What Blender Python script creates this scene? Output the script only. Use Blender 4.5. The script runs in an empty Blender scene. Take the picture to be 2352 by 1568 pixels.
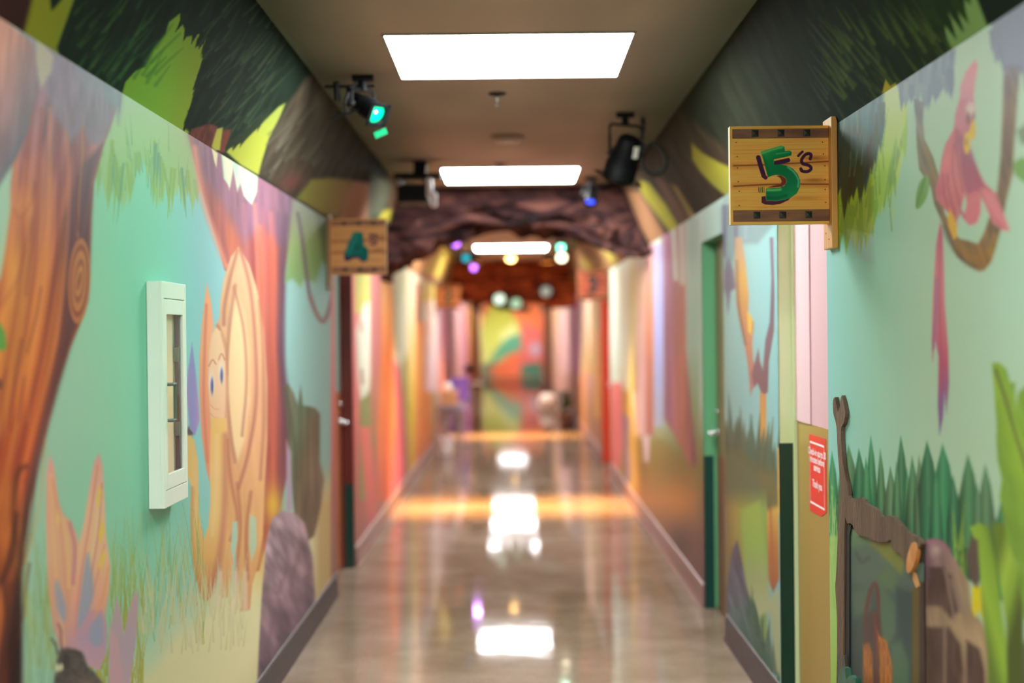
import bpy, bmesh, math, random
import numpy as np
from mathutils import Matrix, Vector, noise as mnoise

random.seed(7)
C = bpy.context.scene.collection
scene = bpy.context.scene

# ------------------------------------------------------------------ camera
F_PX = 3267.0                     # 50 mm on a 36 mm sensor, 2352 px wide
EYE = Vector((0.0, 0.0, 1.75))
W = 1.20                          # half width of the corridor
TOPW = 2.506                      # where the wall meets the sloped cove
CEIL = 3.096                      # flat ceiling
HC = 1.01                         # half width of the flat ceiling
YEND = 57.0
YBACK = -3.0

cam_data = bpy.data.cameras.new('camera')
cam = bpy.data.objects.new('camera', cam_data)
C.objects.link(cam)
cam_data.sensor_width = 36.0
cam_data.lens = 50.0
cam_data.clip_end = 200
RM = Matrix.Rotation(math.radians(90 - 0.333), 3, 'X') @ Matrix.Rotation(math.radians(-0.6), 3, 'Z')
cam.matrix_world = Matrix.Translation(EYE) @ RM.to_4x4()
cam_data.dof.use_dof = True
cam_data.dof.focus_distance = 5.15
cam_data.dof.aperture_fstop = 1.1
cam_data.dof.aperture_blades = 0
scene.camera = cam
RN = np.array(RM)

# ------------------------------------------------------------------ world, exposure
world = bpy.data.worlds.new('world')
scene.world = world
world.use_nodes = True
world.node_tree.nodes['Background'].inputs[0].default_value = (0.9, 0.95, 1.0, 1)
world.node_tree.nodes['Background'].inputs[1].default_value = 0.05
scene.view_settings.view_transform = 'Standard'
scene.view_settings.look = 'None'
scene.view_settings.gamma = 1.0
scene.view_settings.use_curve_mapping = False
scene.view_settings.exposure = 0.3
PANEL_POWER = 27.0                # emission of the ceiling light diffusers
scene.cycles.use_denoising = True
scene.cycles.max_bounces = 10
scene.cycles.diffuse_bounces = 6
scene.cycles.sample_clamp_indirect = 8.0

# ------------------------------------------------------------------ projection helpers
def project(P):
    q = (P - np.array(EYE)) @ RN
    d = np.maximum(-q[:, 2], 0.25)
    return 1176.0 + F_PX * q[:, 0] / d, 784.0 - F_PX * q[:, 1] / d

def ray(px, py):
    return RM @ Vector(((px - 1176.0) / F_PX, (784.0 - py) / F_PX, -1.0))

def at_x(px, py, X):
    d = ray(px, py); return EYE + d * (X / d.x)

def at_y(px, py, Y):
    d = ray(px, py); return EYE + d * (Y / d.y)

def at_h(px, py, Z):
    d = ray(px, py); return EYE + d * ((Z - EYE.z) / d.z)

# ------------------------------------------------------------------ colours, materials
def lin(c):
    return tuple((v / 255 / 12.92) if v / 255 <= 0.04045 else ((v / 255 + 0.055) / 1.055) ** 2.4 for v in c)

def mat(name, col, rough=0.5, metal=0.0, noise=None, bump=0.0, bscale=60.0, spec=0.5, emit=None, alpha=None,
        stretch=None, coat=0.0):
    m = bpy.data.materials.new(name); m.use_nodes = True
    nt = m.node_tree; b = nt.nodes['Principled BSDF']
    L = lin(col) + (1,)
    b.inputs['Base Color'].default_value = L
    b.inputs['Roughness'].default_value = rough
    b.inputs['Metallic'].default_value = metal
    b.inputs['Specular IOR Level'].default_value = spec
    b.inputs['Coat Weight'].default_value = coat
    b.inputs['Coat Roughness'].default_value = 0.08
    tc = nt.nodes.new('ShaderNodeTexCoord')
    mp = nt.nodes.new('ShaderNodeMapping')
    nt.links.new(tc.outputs['Object'], mp.inputs[0])
    if stretch: mp.inputs['Scale'].default_value = stretch
    if noise:
        c2, sc, det = noise
        n = nt.nodes.new('ShaderNodeTexNoise'); n.inputs['Scale'].default_value = sc; n.inputs['Detail'].default_value = det
        r = nt.nodes.new('ShaderNodeValToRGB')
        r.color_ramp.elements[0].position = 0.35; r.color_ramp.elements[1].position = 0.65
        r.color_ramp.elements[0].color = L; r.color_ramp.elements[1].color = lin(c2) + (1,)
        nt.links.new(mp.outputs[0], n.inputs['Vector'])
        nt.links.new(n.outputs['Fac'], r.inputs[0]); nt.links.new(r.outputs[0], b.inputs['Base Color'])
    if bump:
        n = nt.nodes.new('ShaderNodeTexNoise'); n.inputs['Scale'].default_value = bscale
        bp = nt.nodes.new('ShaderNodeBump'); bp.inputs['Strength'].default_value = bump; bp.inputs['Distance'].default_value = 0.01
        nt.links.new(mp.outputs[0], n.inputs['Vector'])
        nt.links.new(n.outputs['Fac'], bp.inputs['Height']); nt.links.new(bp.outputs[0], b.inputs['Normal'])
    if emit:
        b.inputs['Emission Color'].default_value = lin(emit[0]) + (1,)
        b.inputs['Emission Strength'].default_value = emit[1]
    if alpha is not None:
        b.inputs['Transmission Weight'].default_value = 1.0 - alpha
        b.inputs['IOR'].default_value = 1.45
    return m

def mat_painted(name, rough=0.5, bump=0.12, bscale=350.0, spec=0.08):
    """wall paint: the mural is the mesh's own colour attribute"""
    m = mat(name, (200, 200, 200), rough, bump=bump, bscale=bscale, spec=spec)
    nt = m.node_tree
    a = nt.nodes.new('ShaderNodeAttribute'); a.attribute_name = 'paint'
    nt.links.new(a.outputs['Color'], nt.nodes['Principled BSDF'].inputs['Base Color'])
    return m

def mat_floor():
    m = mat('polished_concrete', (124, 107, 92), 0.15)
    nt = m.node_tree; b = nt.nodes['Principled BSDF']
    tc = nt.nodes.new('ShaderNodeTexCoord')
    n1 = nt.nodes.new('ShaderNodeTexNoise'); n1.inputs['Scale'].default_value = 1.3; n1.inputs['Detail'].default_value = 8; n1.inputs['Roughness'].default_value = 0.65
    r = nt.nodes.new('ShaderNodeValToRGB')
    r.color_ramp.elements[0].position = 0.3; r.color_ramp.elements[1].position = 0.72
    r.color_ramp.elements[0].color = lin((124, 104, 82)) + (1,)
    r.color_ramp.elements[1].color = lin((166, 146, 130)) + (1,)
    n2 = nt.nodes.new('ShaderNodeTexNoise'); n2.inputs['Scale'].default_value = 70; n2.inputs['Detail'].default_value = 3
    mx = nt.nodes.new('ShaderNodeMixRGB'); mx.blend_type = 'OVERLAY'; mx.inputs[0].default_value = 0.25
    rr = nt.nodes.new('ShaderNodeMapRange')
    rr.inputs[3].default_value = 0.03; rr.inputs[4].default_value = 0.075
    nt.links.new(tc.outputs['Object'], n1.inputs['Vector']); nt.links.new(tc.outputs['Object'], n2.inputs['Vector'])
    nt.links.new(n1.outputs['Fac'], r.inputs[0]); nt.links.new(r.outputs[0], mx.inputs[1]); nt.links.new(n2.outputs['Fac'], mx.inputs[2])
    nt.links.new(mx.outputs[0], b.inputs['Base Color'])
    nt.links.new(n1.outputs['Fac'], rr.inputs[0]); nt.links.new(rr.outputs[0], b.inputs['Roughness'])
    # gentle unevenness of the slab
    n3 = nt.nodes.new('ShaderNodeTexNoise'); n3.inputs['Scale'].default_value = 3.0
    bp = nt.nodes.new('ShaderNodeBump'); bp.inputs['Strength'].default_value = 0.04; bp.inputs['Distance'].default_value = 0.02
    nt.links.new(tc.outputs['Object'], n3.inputs['Vector']); nt.links.new(n3.outputs['Fac'], bp.inputs['Height'])
    nt.links.new(bp.outputs[0], b.inputs['Normal'])
    b.inputs['Specular IOR Level'].default_value = 0.0
    gl = nt.nodes.new('ShaderNodeBsdfGlossy'); gl.inputs['Color'].default_value = (.60, .58, .60, 1)
    nt.links.new(rr.outputs[0], gl.inputs['Roughness']); nt.links.new(bp.outputs[0], gl.inputs['Normal'])
    fr = nt.nodes.new('ShaderNodeFresnel'); fr.inputs['IOR'].default_value = 1.5
    mxs = nt.nodes.new('ShaderNodeMixShader'); out = nt.nodes['Material Output']
    nt.links.new(fr.outputs[0], mxs.inputs[0]); nt.links.new(b.outputs[0], mxs.inputs[1]); nt.links.new(gl.outputs[0], mxs.inputs[2]); nt.links.new(mxs.outputs[0], out.inputs['Surface'])
    return m

# ------------------------------------------------------------------ objects
def link(name, bm, m, parent=None, smooth=False):
    me = bpy.data.meshes.new(name)
    bm.normal_update(); bm.to_mesh(me); bm.free()
    if smooth:
        me.polygons.foreach_set('use_smooth', [True] * len(me.polygons))
    o = bpy.data.objects.new(name, me); C.objects.link(o)
    for x in (m if isinstance(m, (list, tuple)) else [m]): me.materials.append(x)
    if parent:
        o.parent = parent
        o.matrix_parent_inverse = Matrix.Translation(-Vector(parent.location))
    return o

def tag(o, label=None, cat=None, group=None, kind=None):
    if label: o['label'] = label
    if cat: o['category'] = cat
    if group: o['group'] = group
    if kind: o['kind'] = kind
    return o

def thing(name, loc, label, cat, group=None):
    o = bpy.data.objects.new(name, None); C.objects.link(o); o.location = loc
    o.empty_display_size = 0.1
    return tag(o, label, cat, group)

def box(bm, a, b, bev=0.0):
    lo = Vector([min(a[i], b[i]) for i in range(3)]); hi = Vector([max(a[i], b[i]) for i in range(3)])
    r = bmesh.ops.create_cube(bm, size=1.0)
    vs = r['verts']
    for v in vs:
        v.co = Vector([lo[i] + (v.co[i] + 0.5) * (hi[i] - lo[i]) for i in range(3)])
    if bev > 0:
        es = list({e for v in vs for e in v.link_edges})
        bmesh.ops.bevel(bm, geom=es, offset=bev, segments=2, affect='EDGES', profile=0.5)
    return bm

def frame_of(d):
    d = Vector(d).normalized()
    u = d.cross(Vector((0, 0, 1)))
    if u.length < 1e-3: u = Vector((1, 0, 0))
    u.normalize(); return d, u, d.cross(u)

def lathe(bm, p0, d, prof, n=28, cap=True):
    """prof: list of (distance along d, radius)"""
    p0 = Vector(p0); d, u, v = frame_of(d)
    rings = []
    for s, r in prof:
        rings.append([bm.verts.new(p0 + d * s + (u * math.cos(a) + v * math.sin(a)) * max(r, 1e-4)) for a in [2 * math.pi * i / n for i in range(n)]])
    for A, B in zip(rings, rings[1:]):
        for i in range(n):
            bm.faces.new((A[i], A[(i + 1) % n], B[(i + 1) % n], B[i]))
    if cap:
        bm.faces.new(rings[0][::-1]); bm.faces.new(rings[-1])
    return bm

def tube(bm, pts, r, n=10):
    pts = [Vector(p) for p in pts]
    rings = []
    for i, p in enumerate(pts):
        t = (pts[min(i + 1, len(pts) - 1)] - pts[max(i - 1, 0)])
        d, u, v = frame_of(t)
        rr = r[i] if isinstance(r, (list, tuple)) else r
        rings.append([bm.verts.new(p + (u * math.cos(a) + v * math.sin(a)) * rr) for a in [2 * math.pi * k / n for k in range(n)]])
    for A, B in zip(rings, rings[1:]):
        for k in range(n):
            bm.faces.new((A[k], A[(k + 1) % n], B[(k + 1) % n], B[k]))
    bm.faces.new(rings[0][::-1]); bm.faces.new(rings[-1])
    return bm

def prism(bm, pts3, off):
    """polygon of 3D points extruded by the vector off"""
    off = Vector(off)
    A = [bm.verts.new(Vector(p)) for p in pts3]; B = [bm.verts.new(Vector(p) + off) for p in pts3]
    n = len(A)
    fs = [bm.faces.new(A), bm.faces.new(B[::-1])]
    for i in range(n):
        fs.append(bm.faces.new((A[i], B[i], B[(i + 1) % n], A[(i + 1) % n])))
    bmesh.ops.recalc_face_normals(bm, faces=fs)
    return bm

def new(): return bmesh.new()

# ------------------------------------------------------------------ the mural painter
def rs(pts, n=8):
    """closed Catmull-Rom resampling"""
    P = [np.array(p, float) for p in pts]; m = len(P); out = []
    for i in range(m):
        a, b, c, d = P[i - 1], P[i], P[(i + 1) % m], P[(i + 2) % m]
        for k in range(n):
            t = k / n
            out.append(0.5 * (2 * b + (c - a) * t + (2 * a - 5 * b + 4 * c - d) * t * t + (3 * b - 3 * c + d - a) * t ** 3))
    return out

def rso(pts, n=8):
    P = [np.array(p, float) for p in pts]; P = [2 * P[0] - P[1]] + P + [2 * P[-1] - P[-2]]
    out = []
    for i in range(1, len(P) - 2):
        a, b, c, d = P[i - 1:i + 3]
        for k in range(n):
            t = k / n
            out.append(0.5 * (2 * b + (c - a) * t + (2 * a - 5 * b + 4 * c - d) * t * t + (3 * b - 3 * c + d - a) * t ** 3))
    out.append(P[-2]); return out

_lat = np.random.RandomState(3).rand(256, 256)
def vnoise(x, y):
    xi = np.floor(x).astype(int); yi = np.floor(y).astype(int); fx = x - xi; fy = y - yi
    fx = fx * fx * (3 - 2 * fx); fy = fy * fy * (3 - 2 * fy)
    g = lambda i, j: _lat[(xi + i) & 255, (yi + j) & 255]
    return (g(0, 0) * (1 - fx) + g(1, 0) * fx) * (1 - fy) + (g(0, 1) * (1 - fx) + g(1, 1) * fx) * fy

class Canvas:
    def __init__(s, px, py):
        s.x = px; s.y = py; s.c = np.zeros((len(px), 3)); s.ok = np.ones(len(px), bool)
    def fill(s, col): s.c[:] = col
    def _bb(s, x0, y0, x1, y1):
        return np.nonzero((s.x > x0) & (s.x < x1) & (s.y > y0) & (s.y < y1) & s.ok)[0]
    def _col(s, i, col, g, tex):
        if g:
            (ax, ay), (bx, by), cs = g
            d2 = (bx - ax) ** 2 + (by - ay) ** 2
            t = np.clip(((s.x[i] - ax) * (bx - ax) + (s.y[i] - ay) * (by - ay)) / d2, 0, 1) * (len(cs) - 1)
            k = np.minimum(t.astype(int), len(cs) - 2); f = (t - k)[:, None]; cs = np.array(cs, float)
            c = cs[k] * (1 - f) + cs[k + 1] * f
        else:
            c = np.tile(np.array(col, float), (len(i), 1))
        if tex:
            (dx, dy), sl, sc, amp = tex
            l = math.hypot(dx, dy); dx /= l; dy /= l
            u = s.x[i] * dx + s.y[i] * dy; v = -s.x[i] * dy + s.y[i] * dx
            n = vnoise(u / sl + 40, v / sc + 90) * 0.65 + vnoise(u / sl * 2 + 7, v / sc * 2.3 + 3) * 0.35
            c = c * (1 + amp * (n - 0.5) * 2)[:, None]
        return c
    def _mix(s, i, a, c):
        a = a[:, None]; s.c[i] = s.c[i] * (1 - a) + c * a
    def poly(s, pts, col=None, soft=2.0, op=1.0, sm=False, g=None, tex=None):
        P = rs(pts) if sm else [np.array(p, float) for p in pts]
        P = np.array(P); P[P[:, 1] >= 1600, 1] += 1200      # paint below the view runs on down to the floor
        m = soft * 2 + 2
        i = s._bb(P[:, 0].min() - m, P[:, 1].min() - m, P[:, 0].max() + m, P[:, 1].max() + m)
        if not len(i): return
        x, y = s.x[i], s.y[i]
        ins = np.zeros(len(i), bool); dm = np.full(len(i), 1e18)
        for a, b in zip(P, np.roll(P, -1, 0)):
            ex, ey = b - a; L2 = ex * ex + ey * ey + 1e-9
            t = np.clip(((x - a[0]) * ex + (y - a[1]) * ey) / L2, 0, 1)
            dm = np.minimum(dm, (x - a[0] - t * ex) ** 2 + (y - a[1] - t * ey) ** 2)
            cr = (a[1] > y) != (b[1] > y)
            if ey != 0: ins ^= cr & (x < a[0] + (y - a[1]) * ex / ey)
        d = np.sqrt(dm) * np.where(ins, 1, -1)
        al = np.clip(0.5 + d / (2 * soft), 0, 1); al = al * al * (3 - 2 * al) * op
        s._mix(i, al, s._col(i, col, g, tex))
    def line(s, pts, w, col, soft=1.5, op=1.0, sm=True, w1=None, g=None):
        P = np.array(rso(pts, 6) if sm and len(pts) > 2 else pts, float)
        w1 = w if w1 is None else w1; m = max(w, w1) + soft * 2 + 2
        i = s._bb(P[:, 0].min() - m, P[:, 1].min() - m, P[:, 0].max() + m, P[:, 1].max() + m)
        if not len(i): return
        x, y = s.x[i], s.y[i]; best = np.full(len(i), -1e9); n = len(P) - 1
        for k in range(n):
            a, b = P[k], P[k + 1]; ex, ey = b - a; L2 = ex * ex + ey * ey + 1e-9
            t = np.clip(((x - a[0]) * ex + (y - a[1]) * ey) / L2, 0, 1)
            dd = np.sqrt((x - a[0] - t * ex) ** 2 + (y - a[1] - t * ey) ** 2)
            ww = w + (w1 - w) * (k + t) / n
            best = np.maximum(best, ww / 2 - dd)
        al = np.clip(0.5 + best / (2 * soft), 0, 1) * op
        s._mix(i, al, s._col(i, col, g, None))
    def blob(s, cx, cy, rx, ry, col, op=1.0, rot=0.0, hard=1.0):
        R = max(rx, ry) * 2.2; i = s._bb(cx - R, cy - R, cx + R, cy + R)
        if not len(i): return
        c, q = math.cos(rot), math.sin(rot); u = (s.x[i] - cx) * c + (s.y[i] - cy) * q; v = -(s.x[i] - cx) * q + (s.y[i] - cy) * c
        r = (u / rx) ** 2 + (v / ry) ** 2
        s._mix(i, np.exp(-r ** hard) * op, np.tile(np.array(col, float), (len(i), 1)))
    def fringe(s, base, d, n, ln, w, cols, soft=1.5, seed=1, op=1.0, jit=0.35):
        """spiky leaf tips hanging from the polyline base in the direction d"""
        R = random.Random(seed); P = [Vector((a[0], a[1])) for a in base]
        seg = [(P[i + 1] - P[i]).length for i in range(len(P) - 1)]; T = sum(seg)
        for k in range(n):
            q = (k + R.random()) / n * T; i = 0
            while i < len(seg) - 1 and q > seg[i]: q -= seg[i]; i += 1
            b = P[i].lerp(P[i + 1], q / seg[i]); l = ln * (1 - jit + 2 * jit * R.random()); ww = w * (0.7 + 0.6 * R.random())
            dv = Vector(d).normalized(); dv = dv + Vector((-dv.y, dv.x)) * R.uniform(-0.12, 0.12); nv = Vector((-dv.y, dv.x)).normalized()
            a1 = b - nv * ww / 2 - dv * l * 0.15; a2 = b + nv * ww / 2 - dv * l * 0.15; t = b + dv * l; m1 = b - nv * ww * .42 + dv * l * .45; m2 = b + nv * ww * .42 + dv * l * .45
            c = cols[R.randrange(len(cols))]
            s.poly([a1, m1, t, m2, a2], c, soft=soft, op=op)
    def strokes(s, x0, x1, y0, y1, n, ln, w, cols, d=(0, -1), seed=1, op=0.8, spread=0.15, soft=1.0):
        R = random.Random(seed)
        for k in range(n):
            x = R.uniform(x0, x1); y = R.uniform(y0, y1); l = ln * R.uniform(0.5, 1.3); a = R.uniform(-spread, spread)
            dx, dy = d[0] + a * -d[1], d[1] + a * d[0]
            s.line([(x, y), (x + dx * l * .5, y + dy * l * .5), (x + dx * l + a * l * .25, y + dy * l)], w, cols[R.randrange(len(cols))], soft=soft, op=op, sm=False, w1=0.3)

def apply_paint(me, cv, k=1.0):
    c = np.clip(cv.c / 255.0, 0, 1)
    l = np.where(c <= 0.04045, c / 12.92, ((c + 0.055) / 1.055) ** 2.4) * k
    out = np.ones((len(l), 4), np.float32); out[:, :3] = np.clip(l, 0, 0.92)
    a = me.color_attributes.new('paint', 'FLOAT_COLOR', 'POINT')
    a.data.foreach_set('color', out.ravel())

def grid_mesh(name, P, nu, nv, keep, m, parent=None, flip=False):
    """P (nu*nv,3) row-major; keep (nu-1,nv-1) bool faces"""
    me = bpy.data.meshes.new(name)
    ii, jj = np.nonzero(keep)
    a = ii * nv + jj; q = np.stack([a, a + 1, a + nv + 1, a + nv], 1)
    if flip: q = q[:, ::-1]
    me.vertices.add(len(P)); me.vertices.foreach_set('co', P.astype(np.float32).ravel())
    me.loops.add(q.size); me.loops.foreach_set('vertex_index', q.astype(np.int32).ravel())
    me.polygons.add(len(q)); me.polygons.foreach_set('loop_start', np.arange(0, q.size, 4, dtype=np.int32))
    me.update(calc_edges=True); me.validate()
    me.materials.append(m)
    o = bpy.data.objects.new(name, me); C.objects.link(o)
    if parent:
        o.parent = parent; o.matrix_parent_inverse = Matrix.Translation(-Vector(parent.location))
    return o

# ================================================================== THE SETTING
M_paint = mat_painted('mural_paint')
M_ceilpaint = mat_painted('ceiling_paint', rough=0.85, bump=0.1, spec=0.04)
M_floor = mat_floor()
K_ALB = 0.9

DOORS = {'L': [(9.63, 10.70)], 'R': [(5.41, 6.42), (8.05, 8.97), (17.45, 19.2)]}
DOOR_TOP = 2.307

ps = np.concatenate([np.arange(1300, 400, -2.2), np.arange(400, 68.8, -3.0)])
ZS = W * F_PX / ps
ZS = np.concatenate([[YBACK, 0.0, 1.5, 2.2, 2.6], ZS[ZS > 2.9], [YEND]])

def cols_for(side):
    z = ZS.copy()
    for a, b in DOORS[side]:
        for e in (a, b): z[np.argmin(abs(z - e))] = e
    return z
HS = np.linspace(0, TOPW, 640); HS[np.argmin(abs(HS - DOOR_TOP))] = DOOR_TOP

def wall_canvas(side):
    X = -W if side == 'L' else W
    z = cols_for(side); Z, H = np.meshgrid(z, HS, indexing='ij')
    P = np.stack([np.full(Z.size, X), Z.ravel(), H.ravel()], 1)
    px, py = project(P); cv = Canvas(px, py); cv.ok = P[:, 1] > 0.9
    cv.z = P[:, 1]; cv.h = P[:, 2]
    keep = np.ones((len(z) - 1, len(HS) - 1), bool)
    zc = (z[1:] + z[:-1]) / 2; hc = (HS[1:] + HS[:-1]) / 2
    for a, b in DOORS[side]:
        keep &= ~(((zc > a) & (zc < b))[:, None] & (hc < DOOR_TOP)[None, :])
    return cv, P, len(z), keep

def ramp(v, xs, cols):
    cols = np.array(cols, float)
    return np.stack([np.interp(v, xs, cols[:, k]) for k in range(3)], 1)

# ---------------------------------------------------------------- left wall mural
def paint_left():
    cv, P, nz, keep = wall_canvas('L')
    x, y = cv.x, cv.y
    cv.c = ramp(x, [-200, 60, 250, 330, 430, 560, 660, 760], [(150, 190, 165), (160, 196, 172), (158, 204, 178), (150, 208, 190), (144, 206, 208), (142, 190, 198), (138, 182, 178), (140, 178, 172)])
    n = vnoise(x / 60 + 5, y / 60)
    # cyan tone in the sky, painted as a soft patch
    cv.blob(300, 560, 110, 260, (140, 210, 192), 0.6)
    cv.blob(330, 1250, 200, 200, (140, 205, 178), 0.7)
    cv.blob(180, 820, 110, 240, (172, 206, 182), 0.6)
    # sandy ground
    hb = 0.74 + 0.02 * np.sin(cv.z * 9)
    t = np.clip((hb - cv.h) / 0.20 + 0.5, 0, 1)[:, None]
    g = ramp(cv.h, [0, 0.3, 0.6], [(206, 196, 146), (226, 218, 170), (222, 216, 170)])
    m = (cv.z > 3.9)[:, None] * np.clip((x - 170) / 170, 0, 1)[:, None]
    cv.c = cv.c * (1 - t * m) + g * t * m
    t2 = np.clip((0.95 - cv.h) / 0.3, 0, 1)[:, None] * np.clip((x - 715) / 20, 0, 1)[:, None] * (x < 800)[:, None]
    cv.c = cv.c * (1 - t2) + np.array([(196, 168, 116)]) * t2
    # hanging leaves between the trees
    cols = [(160, 190, 122), (150, 178, 112), (168, 192, 130)]
    cv.poly([(210, 120), (225, 380), (250, 420), (300, 420), (320, 360), (345, 400), (400, 420), (450, 440), (480, 440), (470, 260)], (168, 188, 140), soft=5, g=((300, 200), (330, 430), [(176, 186, 150), (172, 194, 138), (160, 190, 122)]))
    cv.fringe([(222, 340), (245, 395), (300, 400), (318, 350)], (0, 1), 16, 70, 13, cols, soft=2, seed=3)
    cv.fringe([(340, 350), (362, 405), (400, 400), (455, 420)], (0, 1), 20, 62, 12, cols, soft=2, seed=4)
    cv.fringe([(255, 330), (270, 400), (300, 380)], (0, 1), 9, 90, 7, [(150, 175, 90), (120, 160, 118)], soft=2, seed=5)
    cv.fringe([(352, 330), (380, 400), (440, 400)], (0, 1), 12, 80, 6, [(150, 175, 90), (112, 158, 125)], soft=2, seed=6)
    cv.strokes(240, 450, 330, 440, 26, 60, 3, [(96, 150, 130), (120, 160, 110)], d=(0, -1), seed=8, op=.6)
    # ---- the big tree on the left
    edge = [(150, 90), (285, 200), (258, 280), (236, 340), (216, 420), (210, 500), (207, 600), (202, 680), (186, 740), (160, 800), (134, 880), (112, 970), (90, 1060), (70, 1160), (56, 1250), (49, 1330), (48, 1440), (40, 1620), (-900, 1700), (-900, 900), (-60, 700), (0, 640), (14, 560), (24, 480), (24, 420), (40, 300), (78, 130), (90, 60)]
    cv.poly(edge, soft=3, g=((90, 150), (40, 1500), [(128, 98, 122), (168, 92, 92), (200, 104, 56), (206, 106, 48), (186, 78, 38), (132, 54, 26), (90, 38, 22)]), tex=((-.18, 1), 260, 17, .3))
    cv.poly([(236, 330), (212, 420), (206, 600), (200, 690), (160, 800), (112, 970), (70, 1160), (52, 1300), (50, 1600), (0, 1600), (20, 1400), (50, 1180), (100, 940), (135, 780), (150, 640), (150, 500), (185, 380)], soft=9, op=.88, g=((180, 350), (30, 1500), [(98, 64, 82), (92, 50, 66), (86, 44, 50), (92, 70, 76), (66, 46, 50), (34, 20, 24)]), tex=((-.15, 1), 200, 9, .18))
    cv.poly([(60, 380), (95, 330), (125, 420), (120, 600), (75, 820), (10, 1000), (-60, 1050), (-60, 800), (10, 700), (40, 560)], soft=14, op=.55, g=((90, 380), (0, 1000), [(210, 126, 90), (232, 150, 66), (228, 140, 66)]))
    cv.blob(60, 470, 26, 40, (240, 156, 76), .7); cv.blob(30, 620, 22, 90, (238, 166, 74), .6)
    for k, (ox, c0, w_) in enumerate([(0, (150, 62, 52), 7), (26, (236, 150, 84), 6), (48, (138, 58, 56), 9), (70, (228, 128, 84), 7), (88, (130, 60, 64), 8), (-30, (160, 70, 44), 8), (-55, (226, 140, 66), 8)]):
        cv.line([(95 + ox * .75, 250), (88 + ox, 420), (80 + ox, 600), (52 + ox, 800), (10 + ox * .9, 1000), (-40 + ox * .8, 1250), (-60 + ox * .7, 1568)], w_, c0, soft=5, op=.68)
    for k in range(26):
        R = random.Random(k); ox = R.uniform(-70, 100); yy = R.uniform(250, 1350); ln = R.uniform(120, 340); c_ = R.choice([(100, 34, 30), (230, 140, 70), (124, 48, 36), (84, 32, 38)])
        f = lambda t: (90 + ox - max(0, t - 600) * 0.16 + 6 * math.sin(t / 60 + k), t)
        cv.line([f(yy), f(yy + ln * .33), f(yy + ln * .66), f(yy + ln)], 3, c_, soft=2.5, op=.65)
    # bottom dark knots
    for a in [(10, 1240, 30, 70), (20, 1150, 22, 60), (-10, 1400, 30, 60)]:
        cv.blob(a[0], a[1], a[2], a[3], (205, 112, 50), .75)
    cv.line([(60, 1070), (40, 1090), (30, 1180), (34, 1260), (0, 1340)], 10, (70, 34, 30), soft=6, op=.7)
    cv.line([(40, 1180), (30, 1240), (10, 1330), (16, 1420), (0, 1568)], 10, (62, 30, 30), soft=7, op=.75)
    # knots
    for rx, ry, c_ in [(34, 98, (210, 118, 72)), (28, 84, (150, 74, 56)), (22, 70, (216, 130, 76)), (16, 52, (158, 80, 58)), (11, 36, (222, 136, 80)), (6, 22, (150, 76, 54))]:
        cv.poly([(182 + rx * .75 * math.cos(a) + 10 * math.sin(a) * .4, 645 - ry * math.sin(a)) for a in [k * math.pi / 8 for k in range(16)]], c_, soft=2.5, sm=True, op=.85)
    cv.line([(30, 480), (45, 500), (68, 470), (80, 420)], 3, (150, 66, 50), soft=2, op=.7)
    cv.line([(5, 700), (40, 640), (62, 560), (75, 500)], 3, (150, 66, 50), soft=2, op=.7)
    # purple leaf tone painted over the top of the trunk
    cv.poly([(20, 10), (285, 195), (272, 285), (262, 240), (250, 300), (232, 330), (205, 330), (190, 290), (165, 330), (150, 300), (120, 260), (100, 190), (60, 110)], (128, 116, 142), soft=10, op=.75, tex=((0, 1), 40, 6, .15))
    cv.poly([(82, 80), (124, 128), (118, 165), (94, 205), (82, 150)], (184, 172, 146), soft=5)
    cv.fringe([(243, 180), (283, 205)], (0, 1), 4, 75, 14, [(112, 120, 138), (120, 132, 150)], soft=2, seed=9)
    cv.poly([(150, 110), (285, 195), (268, 240), (225, 215), (190, 200)], (120, 130, 150), soft=10, op=.5)
    # the dark limb at the frame's left
    cv.poly([(-400, -100), (-10, 30), (40, 70), (75, 100), (86, 160), (78, 230), (64, 300), (40, 360), (0, 425), (-60, 520), (-300, 600)], soft=4, g=((-30, 200), (90, 260), [(196, 130, 110), (150, 108, 110), (92, 92, 102)]), tex=((-.1, 1), 80, 8, .15))
    cv.poly([(-400, 760), (0, 740), (12, 765), (15, 800), (6, 806), (-20, 800), (-300, 880)], (90, 150, 60), soft=3)
    cv.poly([(-200, 860), (2, 870), (4, 890), (-200, 980)], (80, 48, 46), soft=3)
    # ---- second tree (behind the elephant)
    cv.poly([(430, 300), (452, 395), (474, 478), (500, 560), (516, 620), (540, 640), (560, 900), (560, 1320), (596, 1310), (606, 1270), (640, 1180), (672, 1040), (664, 940), (652, 860), (648, 760), (655, 620), (668, 540), (680, 450), (600, 380)], soft=3, g=((440, 700), (668, 700), [(206, 130, 104), (160, 86, 84), (190, 106, 82), (142, 70, 70), (180, 86, 68), (92, 50, 64)]), tex=((.04, 1), 160, 9, .14))
    cv.poly([(430, 296), (462, 400), (510, 470), (560, 560), (600, 520), (640, 560), (668, 560), (690, 455), (560, 370)], (122, 90, 122), soft=16, op=.75, tex=((.04, 1), 80, 8, .2))
    cv.line([(448, 340), (462, 440), (486, 520), (520, 610)], 12, (228, 150, 126), soft=6, op=.8)
    cv.line([(512, 470), (512, 540), (525, 600)], 9, (150, 84, 96), soft=5, op=.6)
    for a, c_ in [((585, 470), (222, 140, 112)), ((605, 480), (160, 90, 96)), ((560, 470), (176, 116, 120)), ((622, 490), (206, 112, 96)), ((640, 490), (96, 66, 92)), ((596, 520), (226, 132, 100))]:
        cv.line([a, (a[0] + 8, 620), (a[0] + 10, 900), (a[0] + 4, 1200)], 8, c_, soft=5, op=.55)
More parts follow.
